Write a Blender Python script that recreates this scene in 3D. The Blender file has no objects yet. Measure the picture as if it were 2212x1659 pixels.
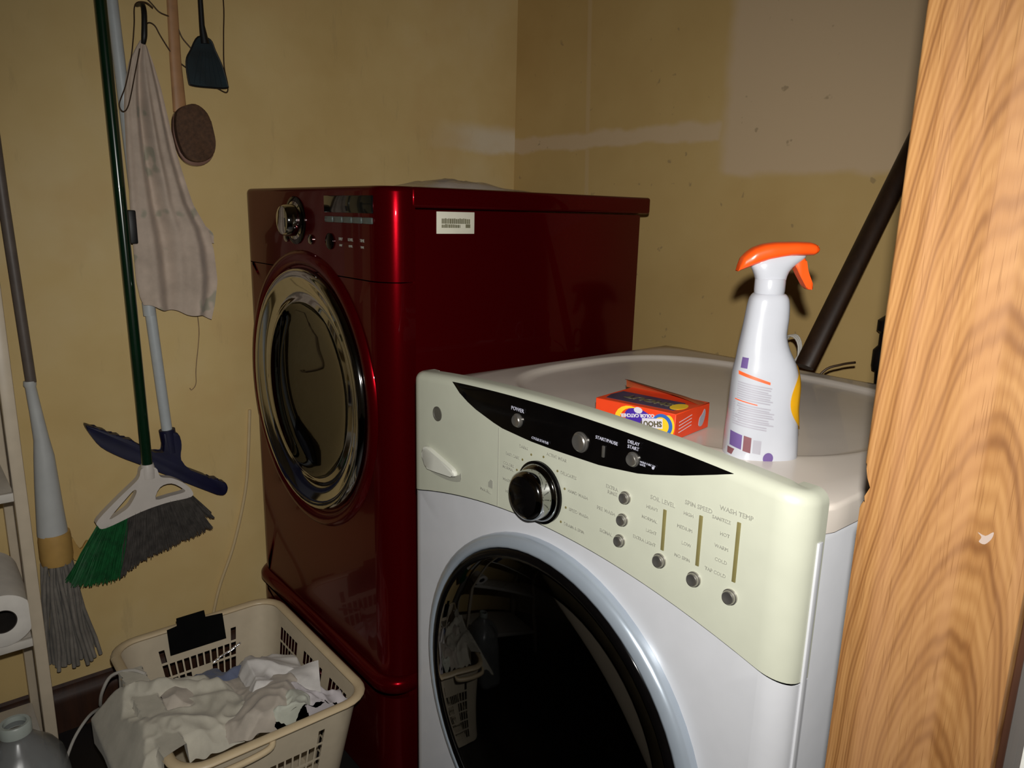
import bpy, bmesh, math, random
from mathutils import Vector, Matrix, noise as mnoise

random.seed(7)
scene = bpy.context.scene
COL = scene.collection

# ------------------------------------------------------------------ camera
CAM = Vector((1.0046, -0.6542, 1.2343))
YAW, PITCH, ROLL, FPX = 0.8732, 0.2245, 0.0237, 1614.26
fw = Vector((-math.sin(YAW)*math.cos(PITCH), math.cos(YAW)*math.cos(PITCH), -math.sin(PITCH)))
rt0 = Vector((math.cos(YAW), math.sin(YAW), 0.0))
up0 = rt0.cross(fw)
rt = rt0*math.cos(ROLL) + up0*math.sin(ROLL)
up = -rt0*math.sin(ROLL) + up0*math.cos(ROLL)
cd = bpy.data.cameras.new('camera')
cam = bpy.data.objects.new('camera', cd)
COL.objects.link(cam)
cam.matrix_world = Matrix(((rt.x, up.x, -fw.x, CAM.x), (rt.y, up.y, -fw.y, CAM.y), (rt.z, up.z, -fw.z, CAM.z), (0, 0, 0, 1)))
cd.sensor_width = 36.0
cd.lens = FPX*36.0/2212.0
cd.clip_start = 0.02
scene.camera = cam

# ------------------------------------------------------------------ world and lights
world = bpy.data.worlds.new('world')
scene.world = world
world.use_nodes = True
bg = world.node_tree.nodes['Background']
bg.inputs[0].default_value = (1.0, 0.9, 0.75, 1)
bg.inputs[1].default_value = 0.012

fl = bpy.data.lights.new('camera_flash', 'SPOT')
fl.energy = 59.0
fl.spot_size = math.radians(116)
fl.spot_blend = 1.0
fl.shadow_soft_size = 0.009
fl.color = (1.0, 0.98, 0.935)
flo = bpy.data.objects.new('camera_flash', fl)
COL.objects.link(flo)
fpos = CAM + up*0.062 + rt*0.010
ff = (fw*math.cos(.10) - up*math.sin(.10)); fu = (up*math.cos(.10) + fw*math.sin(.10))   # flash head nods slightly down
flo.matrix_world = Matrix(((rt.x, fu.x, -ff.x, fpos.x), (rt.y, fu.y, -ff.y, fpos.y), (rt.z, fu.z, -ff.z, fpos.z), (0, 0, 0, 1)))

vs = scene.view_settings
vs.view_transform = 'Standard'
vs.look = 'None'
vs.gamma = 1.0
vs.use_curve_mapping = False
vs.exposure = 0.0

# ------------------------------------------------------------------ materials
class G:
    """tiny node-graph helper"""
    def __init__(s, name):
        s.m = bpy.data.materials.new(name); s.m.use_nodes = True
        s.t = s.m.node_tree; s.b = s.t.nodes['Principled BSDF']
        s.out = s.t.nodes['Material Output']
    def n(s, typ, **kw):
        nd = s.t.nodes.new(typ)
        for k, v in kw.items(): setattr(nd, k, v)
        return nd
    def l(s, a, b): s.t.links.new(a, b)
    def val(s, sock, v):
        if isinstance(v, bpy.types.NodeSocket): s.l(v, sock)
        elif v is not None: sock.default_value = v
    def math(s, op, a, b=None, c=None):
        nd = s.n('ShaderNodeMath', operation=op)
        s.val(nd.inputs[0], a); s.val(nd.inputs[1], b)
        if c is not None: s.val(nd.inputs[2], c)
        return nd.outputs[0]
    def pos(s):
        g = s.n('ShaderNodeNewGeometry'); return g.outputs['Position']
    def obj(s):
        return s.n('ShaderNodeTexCoord').outputs['Object']
    def xyz(s, v):
        nd = s.n('ShaderNodeSeparateXYZ'); s.l(v, nd.inputs[0]); return nd.outputs
    def comb(s, x, y, z):
        nd = s.n('ShaderNodeCombineXYZ')
        for i, v in enumerate((x, y, z)): s.val(nd.inputs[i], v)
        return nd.outputs[0]
    def scale(s, v, sc):
        nd = s.n('ShaderNodeMapping'); s.l(v, nd.inputs[0]); nd.inputs['Scale'].default_value = sc
        return nd.outputs[0]
    def noise(s, v, sc, detail=3, rough=.55):
        nd = s.n('ShaderNodeTexNoise'); s.l(v, nd.inputs['Vector'])
        nd.inputs['Scale'].default_value = sc; nd.inputs['Detail'].default_value = detail
        nd.inputs['Roughness'].default_value = rough
        return nd.outputs['Fac']
    def ramp(s, f, stops):
        nd = s.n('ShaderNodeValToRGB'); s.l(f, nd.inputs[0]); e = nd.color_ramp.elements
        e[0].position = stops[0][0]; e[0].color = (*stops[0][1], 1)
        e[1].position = stops[-1][0]; e[1].color = (*stops[-1][1], 1)
        for p, c in stops[1:-1]:
            q = e.new(p); q.color = (*c, 1)
        return nd.outputs[0]
    def maprange(s, v, a, b, c=0.0, d=1.0):
        nd = s.n('ShaderNodeMapRange', interpolation_type='SMOOTHSTEP')
        s.l(v, nd.inputs[0])
        for i, q in zip((1, 2, 3, 4), (a, b, c, d)): nd.inputs[i].default_value = q
        return nd.outputs[0]
    def mix(s, f, a, b, blend='MIX'):
        nd = s.n('ShaderNodeMix', data_type='RGBA', blend_type=blend)
        s.val(nd.inputs[0], f)
        for i, v in ((6, a), (7, b)):
            if isinstance(v, bpy.types.NodeSocket): s.l(v, nd.inputs[i])
            else: nd.inputs[i].default_value = (*v, 1)
        return nd.outputs[2]
    def bump(s, h, strength=.2, dist=.002):
        nd = s.n('ShaderNodeBump'); nd.inputs['Strength'].default_value = strength
        nd.inputs['Distance'].default_value = dist; s.l(h, nd.inputs['Height'])
        s.l(nd.outputs[0], s.b.inputs['Normal'])
    def set(s, **kw):
        names = dict(rough='Roughness', metal='Metallic', coat='Coat Weight', coatr='Coat Roughness',
                     spec='Specular IOR Level', trans='Transmission Weight', ior='IOR', alpha='Alpha', sheen='Sheen Weight')
        for k, v in kw.items(): s.b.inputs[names[k]].default_value = v
        return s

def plain(name, col, rough=.5, metal=0.0, coat=0.0, var=.12, vscale=30, bump=0.0, bscale=300, spec=.5, coatr=.03):
    g = G(name)
    g.set(rough=rough, metal=metal, coat=coat, spec=spec, coatr=coatr)
    o = g.obj()
    f = g.noise(o, vscale, 2)
    lo = tuple(c*(1-var) for c in col); hi = tuple(min(1, c*(1+var)) for c in col)
    g.l(g.ramp(f, [(.3, lo), (.7, hi)]), g.b.inputs['Base Color'])
    if bump: g.bump(g.noise(o, bscale, 2), bump, .001)
    return g.m

TAN = (.64, .470, .210)
def wall_left_mat():
    g = G('tan painted drywall'); g.set(rough=.75, spec=.25)
    p = g.pos(); x = g.xyz(p)
    big = g.noise(p, 2.2, 4, .6)
    c = g.ramp(big, [(.3, (.56, .390, .155)), (.55, TAN), (.75, (.68, .525, .275))])
    nz = g.noise(p, 14, 3)
    edge = g.math('MULTIPLY_ADD', nz, .03, -.015)
    z2 = g.math('ADD', x[2], edge); y2 = g.math('ADD', x[1], g.math('MULTIPLY', edge, 3.0))
    # taped joint, smeared filler at the corner
    m = g.math('MULTIPLY', g.math('MULTIPLY', g.maprange(z2, 1.405, 1.425), g.maprange(z2, 1.46, 1.505, 1, 0)), g.maprange(y2, .55, .80))
    c = g.mix(g.math('MULTIPLY', m, .85), c, (.70, .61, .47))
    # brush of dirt and scuffs low down and a warm smear high up
    sc = g.noise(g.scale(p, (1, 14, 3)), 2.0, 5, .7)
    c = g.mix(g.maprange(sc, .60, .72, 0, .22), c, (.36, .26, .13))
    warm = g.noise(p, 5.0, 3)
    c = g.mix(g.maprange(warm, .55, .70, 0, .35), c, (.60, .40, .17))
    g.l(c, g.b.inputs['Base Color'])
    g.bump(g.noise(p, 160, 4, .7), .25, .001)
    return g.m
def wall_back_mat():
    g = G('patched tan drywall'); g.set(rough=.75, spec=.25)
    p = g.pos(); x = g.xyz(p)
    big = g.noise(p, 2.0, 4, .6)
    c = g.ramp(big, [(.3, (.47, .310, .115)), (.55, (.53, .365, .145)), (.75, (.57, .41, .18))])
    nz = g.noise(p, 11, 3)
    e = g.math('MULTIPLY_ADD', nz, .036, -.018)
    zz = g.math('ADD', x[2], e); xx = g.math('ADD', x[0], e)
    grey = (.58, .43, .265)
    # large unpainted filler patch, upper right of the seam
    m1 = g.math('MULTIPLY', g.maprange(xx, -.125, -.085), g.maprange(zz, 1.325, 1.345))
    # filler strip running from the corner to the patch
    m2 = g.math('MULTIPLY', g.math('MULTIPLY', g.maprange(zz, 1.412, 1.425), g.maprange(zz, 1.452, 1.468, 1, 0)), g.maprange(xx, -.10, -.12))
    m2 = g.math('MULTIPLY', m2, .95)
    # narrow vertical seam
    d = g.math('ABSOLUTE', g.math('ADD', g.math('MULTIPLY_ADD', x[2], .035, .5075), x[0]))
    m3 = g.math('MULTIPLY', g.maprange(d, .004, .011, 1, 0), .35)
    m = g.math('MAXIMUM', g.math('MAXIMUM', m1, m2), m3)
    c = g.mix(m, c, grey)
    sp = g.noise(p, 36, 2)
    c = g.mix(g.maprange(sp, .70, .76, 0, .5), c, (.22, .16, .09))
    g.l(c, g.b.inputs['Base Color'])
    h = g.math('ADD', g.math('MULTIPLY', g.noise(p, 160, 4, .7), .3), g.math('MULTIPLY', m, .6))
    g.bump(h, .3, .0012)
    return g.m
def oak_mat():
    g = G('varnished oak'); g.set(rough=.5, spec=.18)
    p = g.pos(); x = g.xyz(p)
    wob = g.noise(g.scale(p, (8, 8, 2.6)), 1.0, 3)
    w = g.math('MULTIPLY_ADD', wob, .030, -.015)
    u = g.math('ADD', g.math('SUBTRACT', x[0], .853), w)
    # plain-sawn board: rings of a slightly tapering trunk
    v = g.math('MULTIPLY_ADD', x[2], .115, -.062)
    rr = g.math('SQRT', g.math('ADD', g.math('MULTIPLY', u, u), g.math('MULTIPLY', v, v)))
    ph = g.math('ADD', g.math('MULTIPLY', rr, 760.0), g.math('MULTIPLY', g.noise(g.scale(p, (30, 30, 3)), 1.0, 3, .6), 5.0))
    rings = g.math('MULTIPLY_ADD', g.math('SINE', ph), .5, .5)
    fine = g.math('MULTIPLY_ADD', g.math('SINE', g.math('MULTIPLY', ph, 4.3)), .5, .5)
    rings = g.math('ADD', g.math('MULTIPLY', g.math('POWER', rings, 1.3), .6), g.math('MULTIPLY', fine, .4))
    c = g.ramp(rings, [(.0, (.245, .126, .045)), (.55, (.195, .092, .030)), (1.0, (.115, .047, .014))])
    streak = g.noise(g.scale(p, (240, 240, 4)), 1.0, 5, .75)
    c = g.mix(g.maprange(streak, .45, .72, 0, .6), c, (.15, .062, .018))
    tone = g.noise(g.scale(p, (45, 45, 1.2)), 1.0, 3)
    c = g.mix(g.maprange(tone, .42, .68, 0, .45), c, (.27, .140, .066))
    blot = g.noise(g.scale(p, (16, 16, 5)), 1.0, 3)
    c = g.mix(g.maprange(blot, .55, .75, 0, .25), c, (.16, .070, .022))
    pore = g.noise(g.scale(p, (1100, 1100, 22)), 1.0, 2)
    c = g.mix(g.maprange(pore, .58, .68, 0, .55), c, (.11, .045, .013))
    g.l(c, g.b.inputs['Base Color'])
    g.bump(g.math('ADD', rings, streak), .18, .0006)
    return g.m
def wood_dark_mat(name, c0, c1):
    g = G(name); g.set(rough=.5)
    p = g.obj()
    f = g.noise(g.scale(p, (40, 40, 3)), 1.0, 4, .7)
    g.l(g.ramp(f, [(.3, c0), (.7, c1)]), g.b.inputs['Base Color']); g.bump(f, .2, .001)
    return g.m
def fabric(name, col, var=.15, weave=900, rough=.9, pattern=None):
    g = G(name); g.set(rough=rough, spec=.15, sheen=.15)
    o = g.obj()
    f = g.noise(o, 18, 4, .6)
    c = g.ramp(f, [(.3, tuple(q*(1-var) for q in col)), (.7, tuple(min(1, q*(1+var)) for q in col))])
    if pattern:
        s = g.noise(o, pattern[1], 2)
        c = g.mix(g.maprange(s, .60, .66, 0, .55), c, pattern[0])
    g.l(c, g.b.inputs['Base Color'])
    g.bump(g.noise(o, weave, 2), .35, .0008)
    return g.m
def metallic_red():
    g = G('glossy metallic red enamel'); g.set(rough=.25, metal=.62, coat=.22, coatr=.035, spec=0.0)
    o = g.obj()
    fl_ = g.noise(o, 900, 2)
    g.l(g.ramp(fl_, [(.3, (.072, .0006, .0018)), (.7, (.100, .0009, .0028))]), g.b.inputs['Base Color'])
    return g.m
def smoked_glass(name, tint, ior=1.5):
    g = G(name)
    t = g.t; t.nodes.remove(g.b)
    tr = g.n('ShaderNodeBsdfTransparent'); tr.inputs[0].default_value = (*tint, 1)
    gl = g.n('ShaderNodeBsdfGlossy'); gl.inputs['Roughness'].default_value = .03
    fr = g.n('ShaderNodeFresnel'); fr.inputs[0].default_value = ior
    nz = g.noise(g.obj(), 3, 2)
    mx = g.n('ShaderNodeMixShader')
    g.l(g.math('MULTIPLY', fr.outputs[0], g.maprange(nz, 0, 1, .9, 1.1)), mx.inputs[0])
    g.l(tr.outputs[0], mx.inputs[1]); g.l(gl.outputs[0], mx.inputs[2])
    g.l(mx.outputs[0], g.out.inputs[0])
    return g.m
def clear_plastic(name, col, mixv=.5, rough=.12):
    g = G(name)
    t = g.t
    g.set(rough=rough)
    nz = g.noise(g.obj(), 14, 3)
    g.l(g.ramp(nz, [(.3, tuple(c*.85 for c in col)), (.7, col)]), g.b.inputs['Base Color'])
    tr = g.n('ShaderNodeBsdfTransparent'); tr.inputs[0].default_value = (.92, .92, .92, 1)
    mx = g.n('ShaderNodeMixShader'); mx.inputs[0].default_value = mixv
    g.l(tr.outputs[0], mx.inputs[1]); g.l(g.b.outputs[0], mx.inputs[2]); g.l(mx.outputs[0], g.out.inputs[0])
    return g.m

M = {}
M['wall_left'] = wall_left_mat(); M['wall_back'] = wall_back_mat(); M['oak'] = oak_mat()
M['white_wall'] = plain('white wall paint', (.58, .57, .53), .7, bump=.1)
M['floor'] = plain('dark vinyl floor', (.010, .008, .008), .55, var=.4, vscale=6)
M['ceiling'] = plain('ceiling paint', (.22, .18, .12), .9)
M['base'] = wood_dark_mat('dark stained baseboard', (.020, .006, .002), (.050, .016, .005))
M['white_enamel'] = plain('white enamel', (.50, .505, .53), .28, var=.02, coat=.3)
M['white_top'] = plain('white enamel top', (.62, .555, .49), .30, var=.05, vscale=9, coat=.2)
M['cream'] = plain('cream console plastic', (.455, .465, .375), .38, var=.02)
M['cream_in'] = plain('cream drawer pull plastic', (.60, .60, .53), .35, var=.02)
M['black_gloss'] = plain('black gloss panel', (.002, .0017, .0017), .10, var=.2, spec=.22)
M['black'] = plain('black plastic', (.004, .004, .004), .5, var=.2)
M['black_matte'] = plain('black matte card', (.003, .003, .003), .9, var=.2, spec=.1)
M['chrome'] = plain('chrome', (.40, .40, .39), .07, 1.0, var=.03)
M['chrome_blue'] = plain('satin chrome', (.36, .41, .47), .26, .45, var=.03, coat=.4)
M['silver'] = plain('silver button', (.42, .40, .37), .28, .9, var=.05)
M['print_grey'] = plain('grey print', (.30, .30, .25), .6, var=.05)
M['print_white'] = plain('pale print on black', (.40, .40, .48), .6, var=.05)
M['slot'] = plain('olive indicator slot', (.17, .145, .055), .4, var=.1)
M['red'] = metallic_red()
M['red_dark'] = plain('dark red enamel', (.05, .001, .004), .25, .6, coat=.5, var=.1)
M['display'] = plain('dark display glass', (.004, .005, .005), .08, var=.1)
M['grey_btn'] = plain('grey button strip', (.10, .12, .11), .3, .3, var=.2)
M['glass'] = smoked_glass('smoked door glass', (.22, .20, .17))
M['glass2'] = smoked_glass('grey door glass', (.34, .36, .34), 1.6)
M['drum'] = plain('steel drum', (.30, .29, .26), .35, .8, var=.15)
M['gasket'] = plain('grey rubber gasket', (.08, .075, .06), .6, var=.2)
M['sticker'] = plain('white sticker', (.66, .64, .52), .6, var=.03)
M['sticker_ink'] = plain('sticker ink', (.16, .15, .09), .7, var=.15)
M['bottle'] = plain('white bottle plastic', (.44, .45, .49), .22, var=.02, coat=.2)
M['orange'] = plain('orange plastic', (.85, .085, .008), .30, var=.04, coat=.3)
M['yellow'] = plain('yellow label', (.80, .40, .01), .4, var=.06)
M['orange_print'] = plain('orange print', (.75, .10, .02), .5, var=.05)
M['ink_grey'] = plain('grey ink', (.33, .32, .36), .6, var=.08)
M['ink_purple'] = plain('purple ink', (.12, .07, .22), .6, var=.15)
M['ink_maroon'] = plain('maroon ink', (.17, .06, .07), .6, var=.15)
M['box_orange'] = plain('orange red carton', (.72, .055, .012), .42, var=.05)
M['box_inner'] = plain('brown orange carton flap', (.36, .075, .020), .6, var=.1)
M['box_dark'] = plain('dark violet print', (.045, .030, .070), .5, var=.3)
M['violet'] = plain('violet print', (.055, .020, .30), .45, var=.1)
M['blue_print'] = plain('blue print', (.030, .12, .42), .45, var=.1)
M['yellow_print'] = plain('yellow print', (.85, .52, .02), .45, var=.05)
M['letter'] = plain('pale lettering', (.62, .60, .66), .5, var=.05)
M['letter_dk'] = plain('olive lettering', (.10, .085, .045), .5, var=.05)
M['scuff'] = plain('pale scuff', (.26, .20, .17), .7, var=.1)
M['paper'] = plain('white paper tissue', (.72, .68, .62), .9, var=.06)
M['green'] = plain('dark green enamel handle', (.003, .020, .008), .22, var=.1, coat=.4)
M['pole_white'] = plain('white painted pole', (.46, .49, .50), .4, var=.05)
M['navy'] = plain('navy plastic', (.0045, .005, .030), .5, var=.2)
M['broom_cap'] = plain('pale broom plastic', (.60, .55, .50), .4, var=.05)
M['bristle_green'] = plain('green bristles', (.004, .092, .022), .6, var=.35, vscale=60)
M['bristle_grey'] = plain('grey bristles', (.062, .054, .048), .7, var=.35, vscale=60)
M['towel'] = fabric('pinkish towel', (.52, .42, .34), pattern=((.22, .25, .18), 14))
M['teal'] = plain('dark teal plastic', (.005, .015, .020), .45, var=.5, vscale=20)
M['peach'] = plain('tan orange wood handle', (.42, .22, .10), .5, var=.12)
M['brush_brown'] = plain('brown brush bristles', (.085, .040, .019), .8, var=.3, vscale=120, bump=.6, bscale=500)
M['brush_back'] = plain('mauve brush back', (.24, .135, .10), .25, var=.1, coat=.4)
M['string'] = plain('dusty string', (.26, .17, .09), .7, var=.2)
M['wire'] = plain('thin brown wire', (.055, .030, .015), .5, .4, var=.2)
M['mop_grey'] = plain('grey handle', (.12, .095, .08), .5, var=.12)
M['mop_white'] = plain('white mop sleeve', (.50, .51, .50), .45, var=.04)
M['mop_yellow'] = plain('amber plastic', (.50, .30, .09), .45, var=.08)
M['mop_string'] = fabric('grey mop yarn', (.20, .18, .155), .3)
M['shelf'] = plain('beige enamel shelf', (.56, .47, .35), .4, var=.05)
M['shelf_white'] = plain('white shelf rail', (.62, .58, .52), .4, var=.05)
M['navy_bottle'] = plain('navy bottle plastic', (.010, .014, .060), .25, var=.1, coat=.3)
M['cap_yellow'] = plain('mustard cap', (.26, .17, .012), .35, var=.1)
M['label_white'] = plain('white label', (.60, .60, .56), .5, var=.05)
M['core'] = plain('shaded cardboard core', (.020, .014, .010), .9, var=.2)  # near black: the shade inside the tube is put into the colour
M['grey_card'] = plain('grey carton', (.20, .18, .16), .8, var=.1)
M['jug'] = clear_plastic('cloudy jug plastic', (.30, .31, .31), .55, .25)
M['jug_cap'] = plain('pale jug cap', (.42, .46, .42), .4, var=.05)
M['basket'] = plain('cream basket plastic', (.56, .475, .345), .45, var=.05)
M['basket_rim'] = plain('basket rim plastic', (.60, .47, .29), .42, var=.05)
M['sheet'] = fabric('white sheet cotton', (.52, .485, .40))
M['sheet2'] = fabric('off white jersey', (.50, .44, .37))
M['cloth_white'] = fabric('bright white cotton', (.66, .63, .60))
M['cloth_lilac'] = fabric('greyish cotton', (.50, .46, .47))
M['cloth_sage'] = fabric('pale sage cotton', (.50, .51, .43))
M['cloth_blue'] = fabric('blue grey cotton', (.13, .15, .23))
M['cord_white'] = plain('white cord', (.52, .49, .44), .5, var=.05)
M['cord_cream'] = plain('cream cable', (.58, .44, .24), .5, var=.05)
M['clear'] = clear_plastic('clear wrinkled plastic', (.40, .36, .36), .45, .08)
M['strip'] = plain('shiny foil strip', (.75, .75, .80), .12, .9, var=.1, bump=.9, bscale=220)
M['pole_brown'] = wood_dark_mat('dark brown wood pole', (.012, .005, .002), (.030, .013, .005))

# ------------------------------------------------------------------ mesh helpers
def tag(o, label, cat, group=None):
    o['label'] = label; o['category'] = cat
    if group: o['group'] = group
    return o
def thing(name, label, cat, loc, group=None):
    o = bpy.data.objects.new(name, None); COL.objects.link(o)
    o.empty_display_size = .05; o.location = loc
    return tag(o, label, cat, group)
WLOC = {}
def wl(o):
    """world location of an object built here (translation only chains)"""
    return WLOC.get(o.name, o.location.copy())
def bm_obj(name, bm, mat, parent=None, smooth=True, angle=40, face=None):
    bmesh.ops.remove_doubles(bm, verts=bm.verts, dist=1e-6)
    bmesh.ops.recalc_face_normals(bm, faces=bm.faces)
    if face is not None:
        bm.normal_update()
        if sum(f.normal.dot(Vector(face))*f.calc_area() for f in bm.faces) < 0:
            bmesh.ops.reverse_faces(bm, faces=bm.faces[:])
    me = bpy.data.meshes.new(name)
    lo = Vector((1e9,)*3); hi = Vector((-1e9,)*3)
    for v in bm.verts:
        for i in range(3):
            lo[i] = min(lo[i], v.co[i]); hi[i] = max(hi[i], v.co[i])
    c = Vector(((lo.x+hi.x)/2, (lo.y+hi.y)/2, lo.z))
    for v in bm.verts: v.co -= c
    if smooth:
        ca = math.radians(angle)
        for f in bm.faces: f.smooth = True
        for e in bm.edges:
            if len(e.link_faces) == 2:
                e.smooth = e.calc_face_angle(0) < ca
    bm.to_mesh(me); bm.free()
    me.materials.append(mat)
    o = bpy.data.objects.new(name, me); COL.objects.link(o)
    if parent:
        o.parent = parent; o.location = c - wl(parent)
    else: o.location = c
    WLOC[o.name] = c.copy()
    return o
def struct(name, bm, mat, parent=None, smooth=False):
    o = bm_obj(name, bm, mat, parent, smooth)
    if not parent: o['kind'] = 'structure'
    return o
def b_box(bm, lo, hi, bev=0.0, seg=2, mtx=None):
    vs_ = bmesh.ops.create_cube(bm, size=1.0)['verts']
    lo = Vector(lo); hi = Vector(hi)
    for v in vs_:
        v.co = Vector([lo[i] + (v.co[i]+.5)*(hi[i]-lo[i]) for i in range(3)])
    if bev > 0:
        es = list({e for v in vs_ for e in v.link_edges})
        r = bmesh.ops.bevel(bm, geom=es, offset=bev, segments=seg, profile=.5, affect='EDGES')
        vs_ = list({v for f in r['faces'] for v in f.verts} | {v for v in vs_ if v.is_valid})
    if mtx:
        for v in vs_: v.co = mtx @ v.co
    return bm
def box(name, lo, hi, mat, parent=None, bev=.0, seg=2, mtx=None):
    return bm_obj(name, b_box(bmesh.new(), lo, hi, bev, seg, mtx), mat, parent)
def frame_for(d):
    d = d.normalized()
    a = Vector((0, 0, 1)) if abs(d.z) < .9 else Vector((1, 0, 0))
    x = a.cross(d).normalized(); y = d.cross(x)
    return x, y
def b_tube(bm, pts, rad, seg=10, sq=None, cap=True, xref=None):
    pts = [Vector(p) for p in pts]
    n = len(pts); rings = []
    x = y = None
    for i, p in enumerate(pts):
        d = (pts[min(i+1, n-1)] - pts[max(i-1, 0)]).normalized()
        if x is None:
            if xref is not None:
                x = (Vector(xref) - d*Vector(xref).dot(d)).normalized(); y = d.cross(x)
            else: x, y = frame_for(d)
        else:
            x = (x - d*x.dot(d)).normalized(); y = d.cross(x)
        r = rad[i] if isinstance(rad, list) else rad
        rx, ry = (r if isinstance(r, (list, tuple)) else (r, r))
        if sq: rx, ry = rx*sq[0], ry*sq[1]
        rings.append([bm.verts.new(p + x*(rx*math.cos(2*math.pi*k/seg)) + y*(ry*math.sin(2*math.pi*k/seg))) for k in range(seg)])
    for a, b in zip(rings, rings[1:]):
        for k in range(seg):
            bm.faces.new((a[k], a[(k+1) % seg], b[(k+1) % seg], b[k]))
    if cap:
        bm.faces.new(rings[0][::-1]); bm.faces.new(rings[-1])
    return bm
def smooth_path(pts, sub=6):
    pts = [Vector(p) for p in pts]; out = []
    n = len(pts)
    for i in range(n-1):
        p0 = pts[max(i-1, 0)]; p1 = pts[i]; p2 = pts[i+1]; p3 = pts[min(i+2, n-1)]
        for k in range(sub):
            t = k/sub
            out.append(.5*((2*p1) + (p2-p0)*t + (2*p0-5*p1+4*p2-p3)*t*t + (3*p1-p0-3*p2+p3)*t**3))
    out.append(pts[-1]); return out
def tube(name, pts, rad, mat, parent=None, seg=10, sub=0, **kw):
    if sub:
        n0 = len(pts); pts = smooth_path(pts, sub)
        if isinstance(rad, list):
            r2 = []
            for i in range(len(pts)):
                t = i/sub; k = min(int(t), n0-2); r2.append(rad[k]+(rad[k+1]-rad[k])*(t-k))
            rad = r2
    return bm_obj(name, b_tube(bmesh.new(), pts, rad, seg, **kw), mat, parent)
def b_lathe(bm, prof, org, axis, seg=48, xref=None, cap0=False, cap1=False):
    """prof: (radius, height along axis)"""
    org = Vector(org); ax = Vector(axis).normalized(); x, y = frame_for(ax)
    rings = []
    for r, h in prof:
        if r < 1e-6: rings.append([bm.verts.new(org + ax*h)])
        else: rings.append([bm.verts.new(org + ax*h + x*(r*math.cos(2*math.pi*k/seg)) + y*(r*math.sin(2*math.pi*k/seg))) for k in range(seg)])
    for a, b in zip(rings, rings[1:]):
        for k in range(seg):
            k2 = (k+1) % seg
            if len(a) == 1 and len(b) == 1: continue
            if len(a) == 1: bm.faces.new((a[0], b[k2], b[k]))
            elif len(b) == 1: bm.faces.new((a[k], a[k2], b[0]))
            else: bm.faces.new((a[k], a[k2], b[k2], b[k]))
    if cap0 and len(rings[0]) > 1: bm.faces.new(rings[0][::-1])
    if cap1 and len(rings[-1]) > 1: bm.faces.new(rings[-1])
    return bm
def lathe(name, prof, org, axis, mat, parent=None, seg=48, cap0=False, cap1=False):
    return bm_obj(name, b_lathe(bmesh.new(), prof, org, axis, seg, None, cap0, cap1), mat, parent)
def b_prism(bm, pts, fn, t0, t1, bev=0.0):
    """pts 2-D outline; fn(u, v, t) -> world; extruded from t0 to t1"""
    a = [bm.verts.new(fn(u, v, t0)) for u, v in pts]
    b = [bm.verts.new(fn(u, v, t1)) for u, v in pts]
    n = len(pts)
    f0 = bm.faces.new(a); f1 = bm.faces.new(b[::-1])
    for k in range(n): bm.faces.new((a[k], b[k], b[(k+1) % n], a[(k+1) % n]))
    if bev:
        es = list(set(f0.edges) | set(f1.edges))
        bmesh.ops.bevel(bm, geom=es, offset=bev, segments=2, profile=.5, affect='EDGES')
    return bm
def prism(name, pts, fn, t0, t1, mat, parent=None, bev=0.0, angle=40):
    return bm_obj(name, b_prism(bmesh.new(), pts, fn, t0, t1, bev), mat, parent, angle=angle)
def smooth_outline(pts, sub=5):
    n = len(pts); out = []
    P = [Vector((p[0], p[1], 0)) for p in pts]
    for i in range(n):
        p0, p1, p2, p3 = P[(i-1) % n], P[i], P[(i+1) % n], P[(i+2) % n]
        for k in range(sub):
            t = k/sub
            q = .5*((2*p1) + (p2-p0)*t + (2*p0-5*p1+4*p2-p3)*t*t + (3*p1-p0-3*p2+p3)*t**3)
            out.append((q.x, q.y))
    return out
def ellipse(cx, cy, a, b, n=28, rot=0.0):
    c, s = math.cos(rot), math.sin(rot)
    return [(cx + a*math.cos(t)*c - b*math.sin(t)*s, cy + a*math.cos(t)*s + b*math.sin(t)*c) for t in [2*math.pi*k/n for k in range(n)]]
onXp = lambda u, v, t: Vector((t, u, v))          # outline in (y, z), thickness along x
onYp = lambda u, v, t: Vector((u, t, v))          # outline in (x, z), thickness along y

TEXTS = []
def text(name, s, size, org, xdir, ydir, mat, parent, align='LEFT', depth=.0003, bold=0.0):
    c = bpy.data.curves.new(name, 'FONT'); c.body = s; c.size = size; c.align_x = align; c.align_y = 'CENTER'
    c.resolution_u = 2; c.extrude = depth; c.offset = bold
    o = bpy.data.objects.new(name, c); COL.objects.link(o)
    TEXTS.append((o, name, Vector(org), Vector(xdir).normalized(), Vector(ydir).normalized(), mat, parent))
def flush_texts():
    bpy.context.view_layer.update()
    dg = bpy.context.evaluated_depsgraph_get()
    for o, name, org, xd, yd, mat, parent in TEXTS:
        me = bpy.data.meshes.new_from_object(o.evaluated_get(dg))
        zd = xd.cross(yd)
        for v in me.vertices:
            q = v.co; v.co = xd*q.x + yd*q.y + zd*q.z
        me.materials.clear(); me.materials.append(mat)
        bpy.data.objects.remove(o)
        n = bpy.data.objects.new(name, me); COL.objects.link(n)
        n.parent = parent; n.location = org - wl(parent)
    TEXTS.clear()

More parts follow.
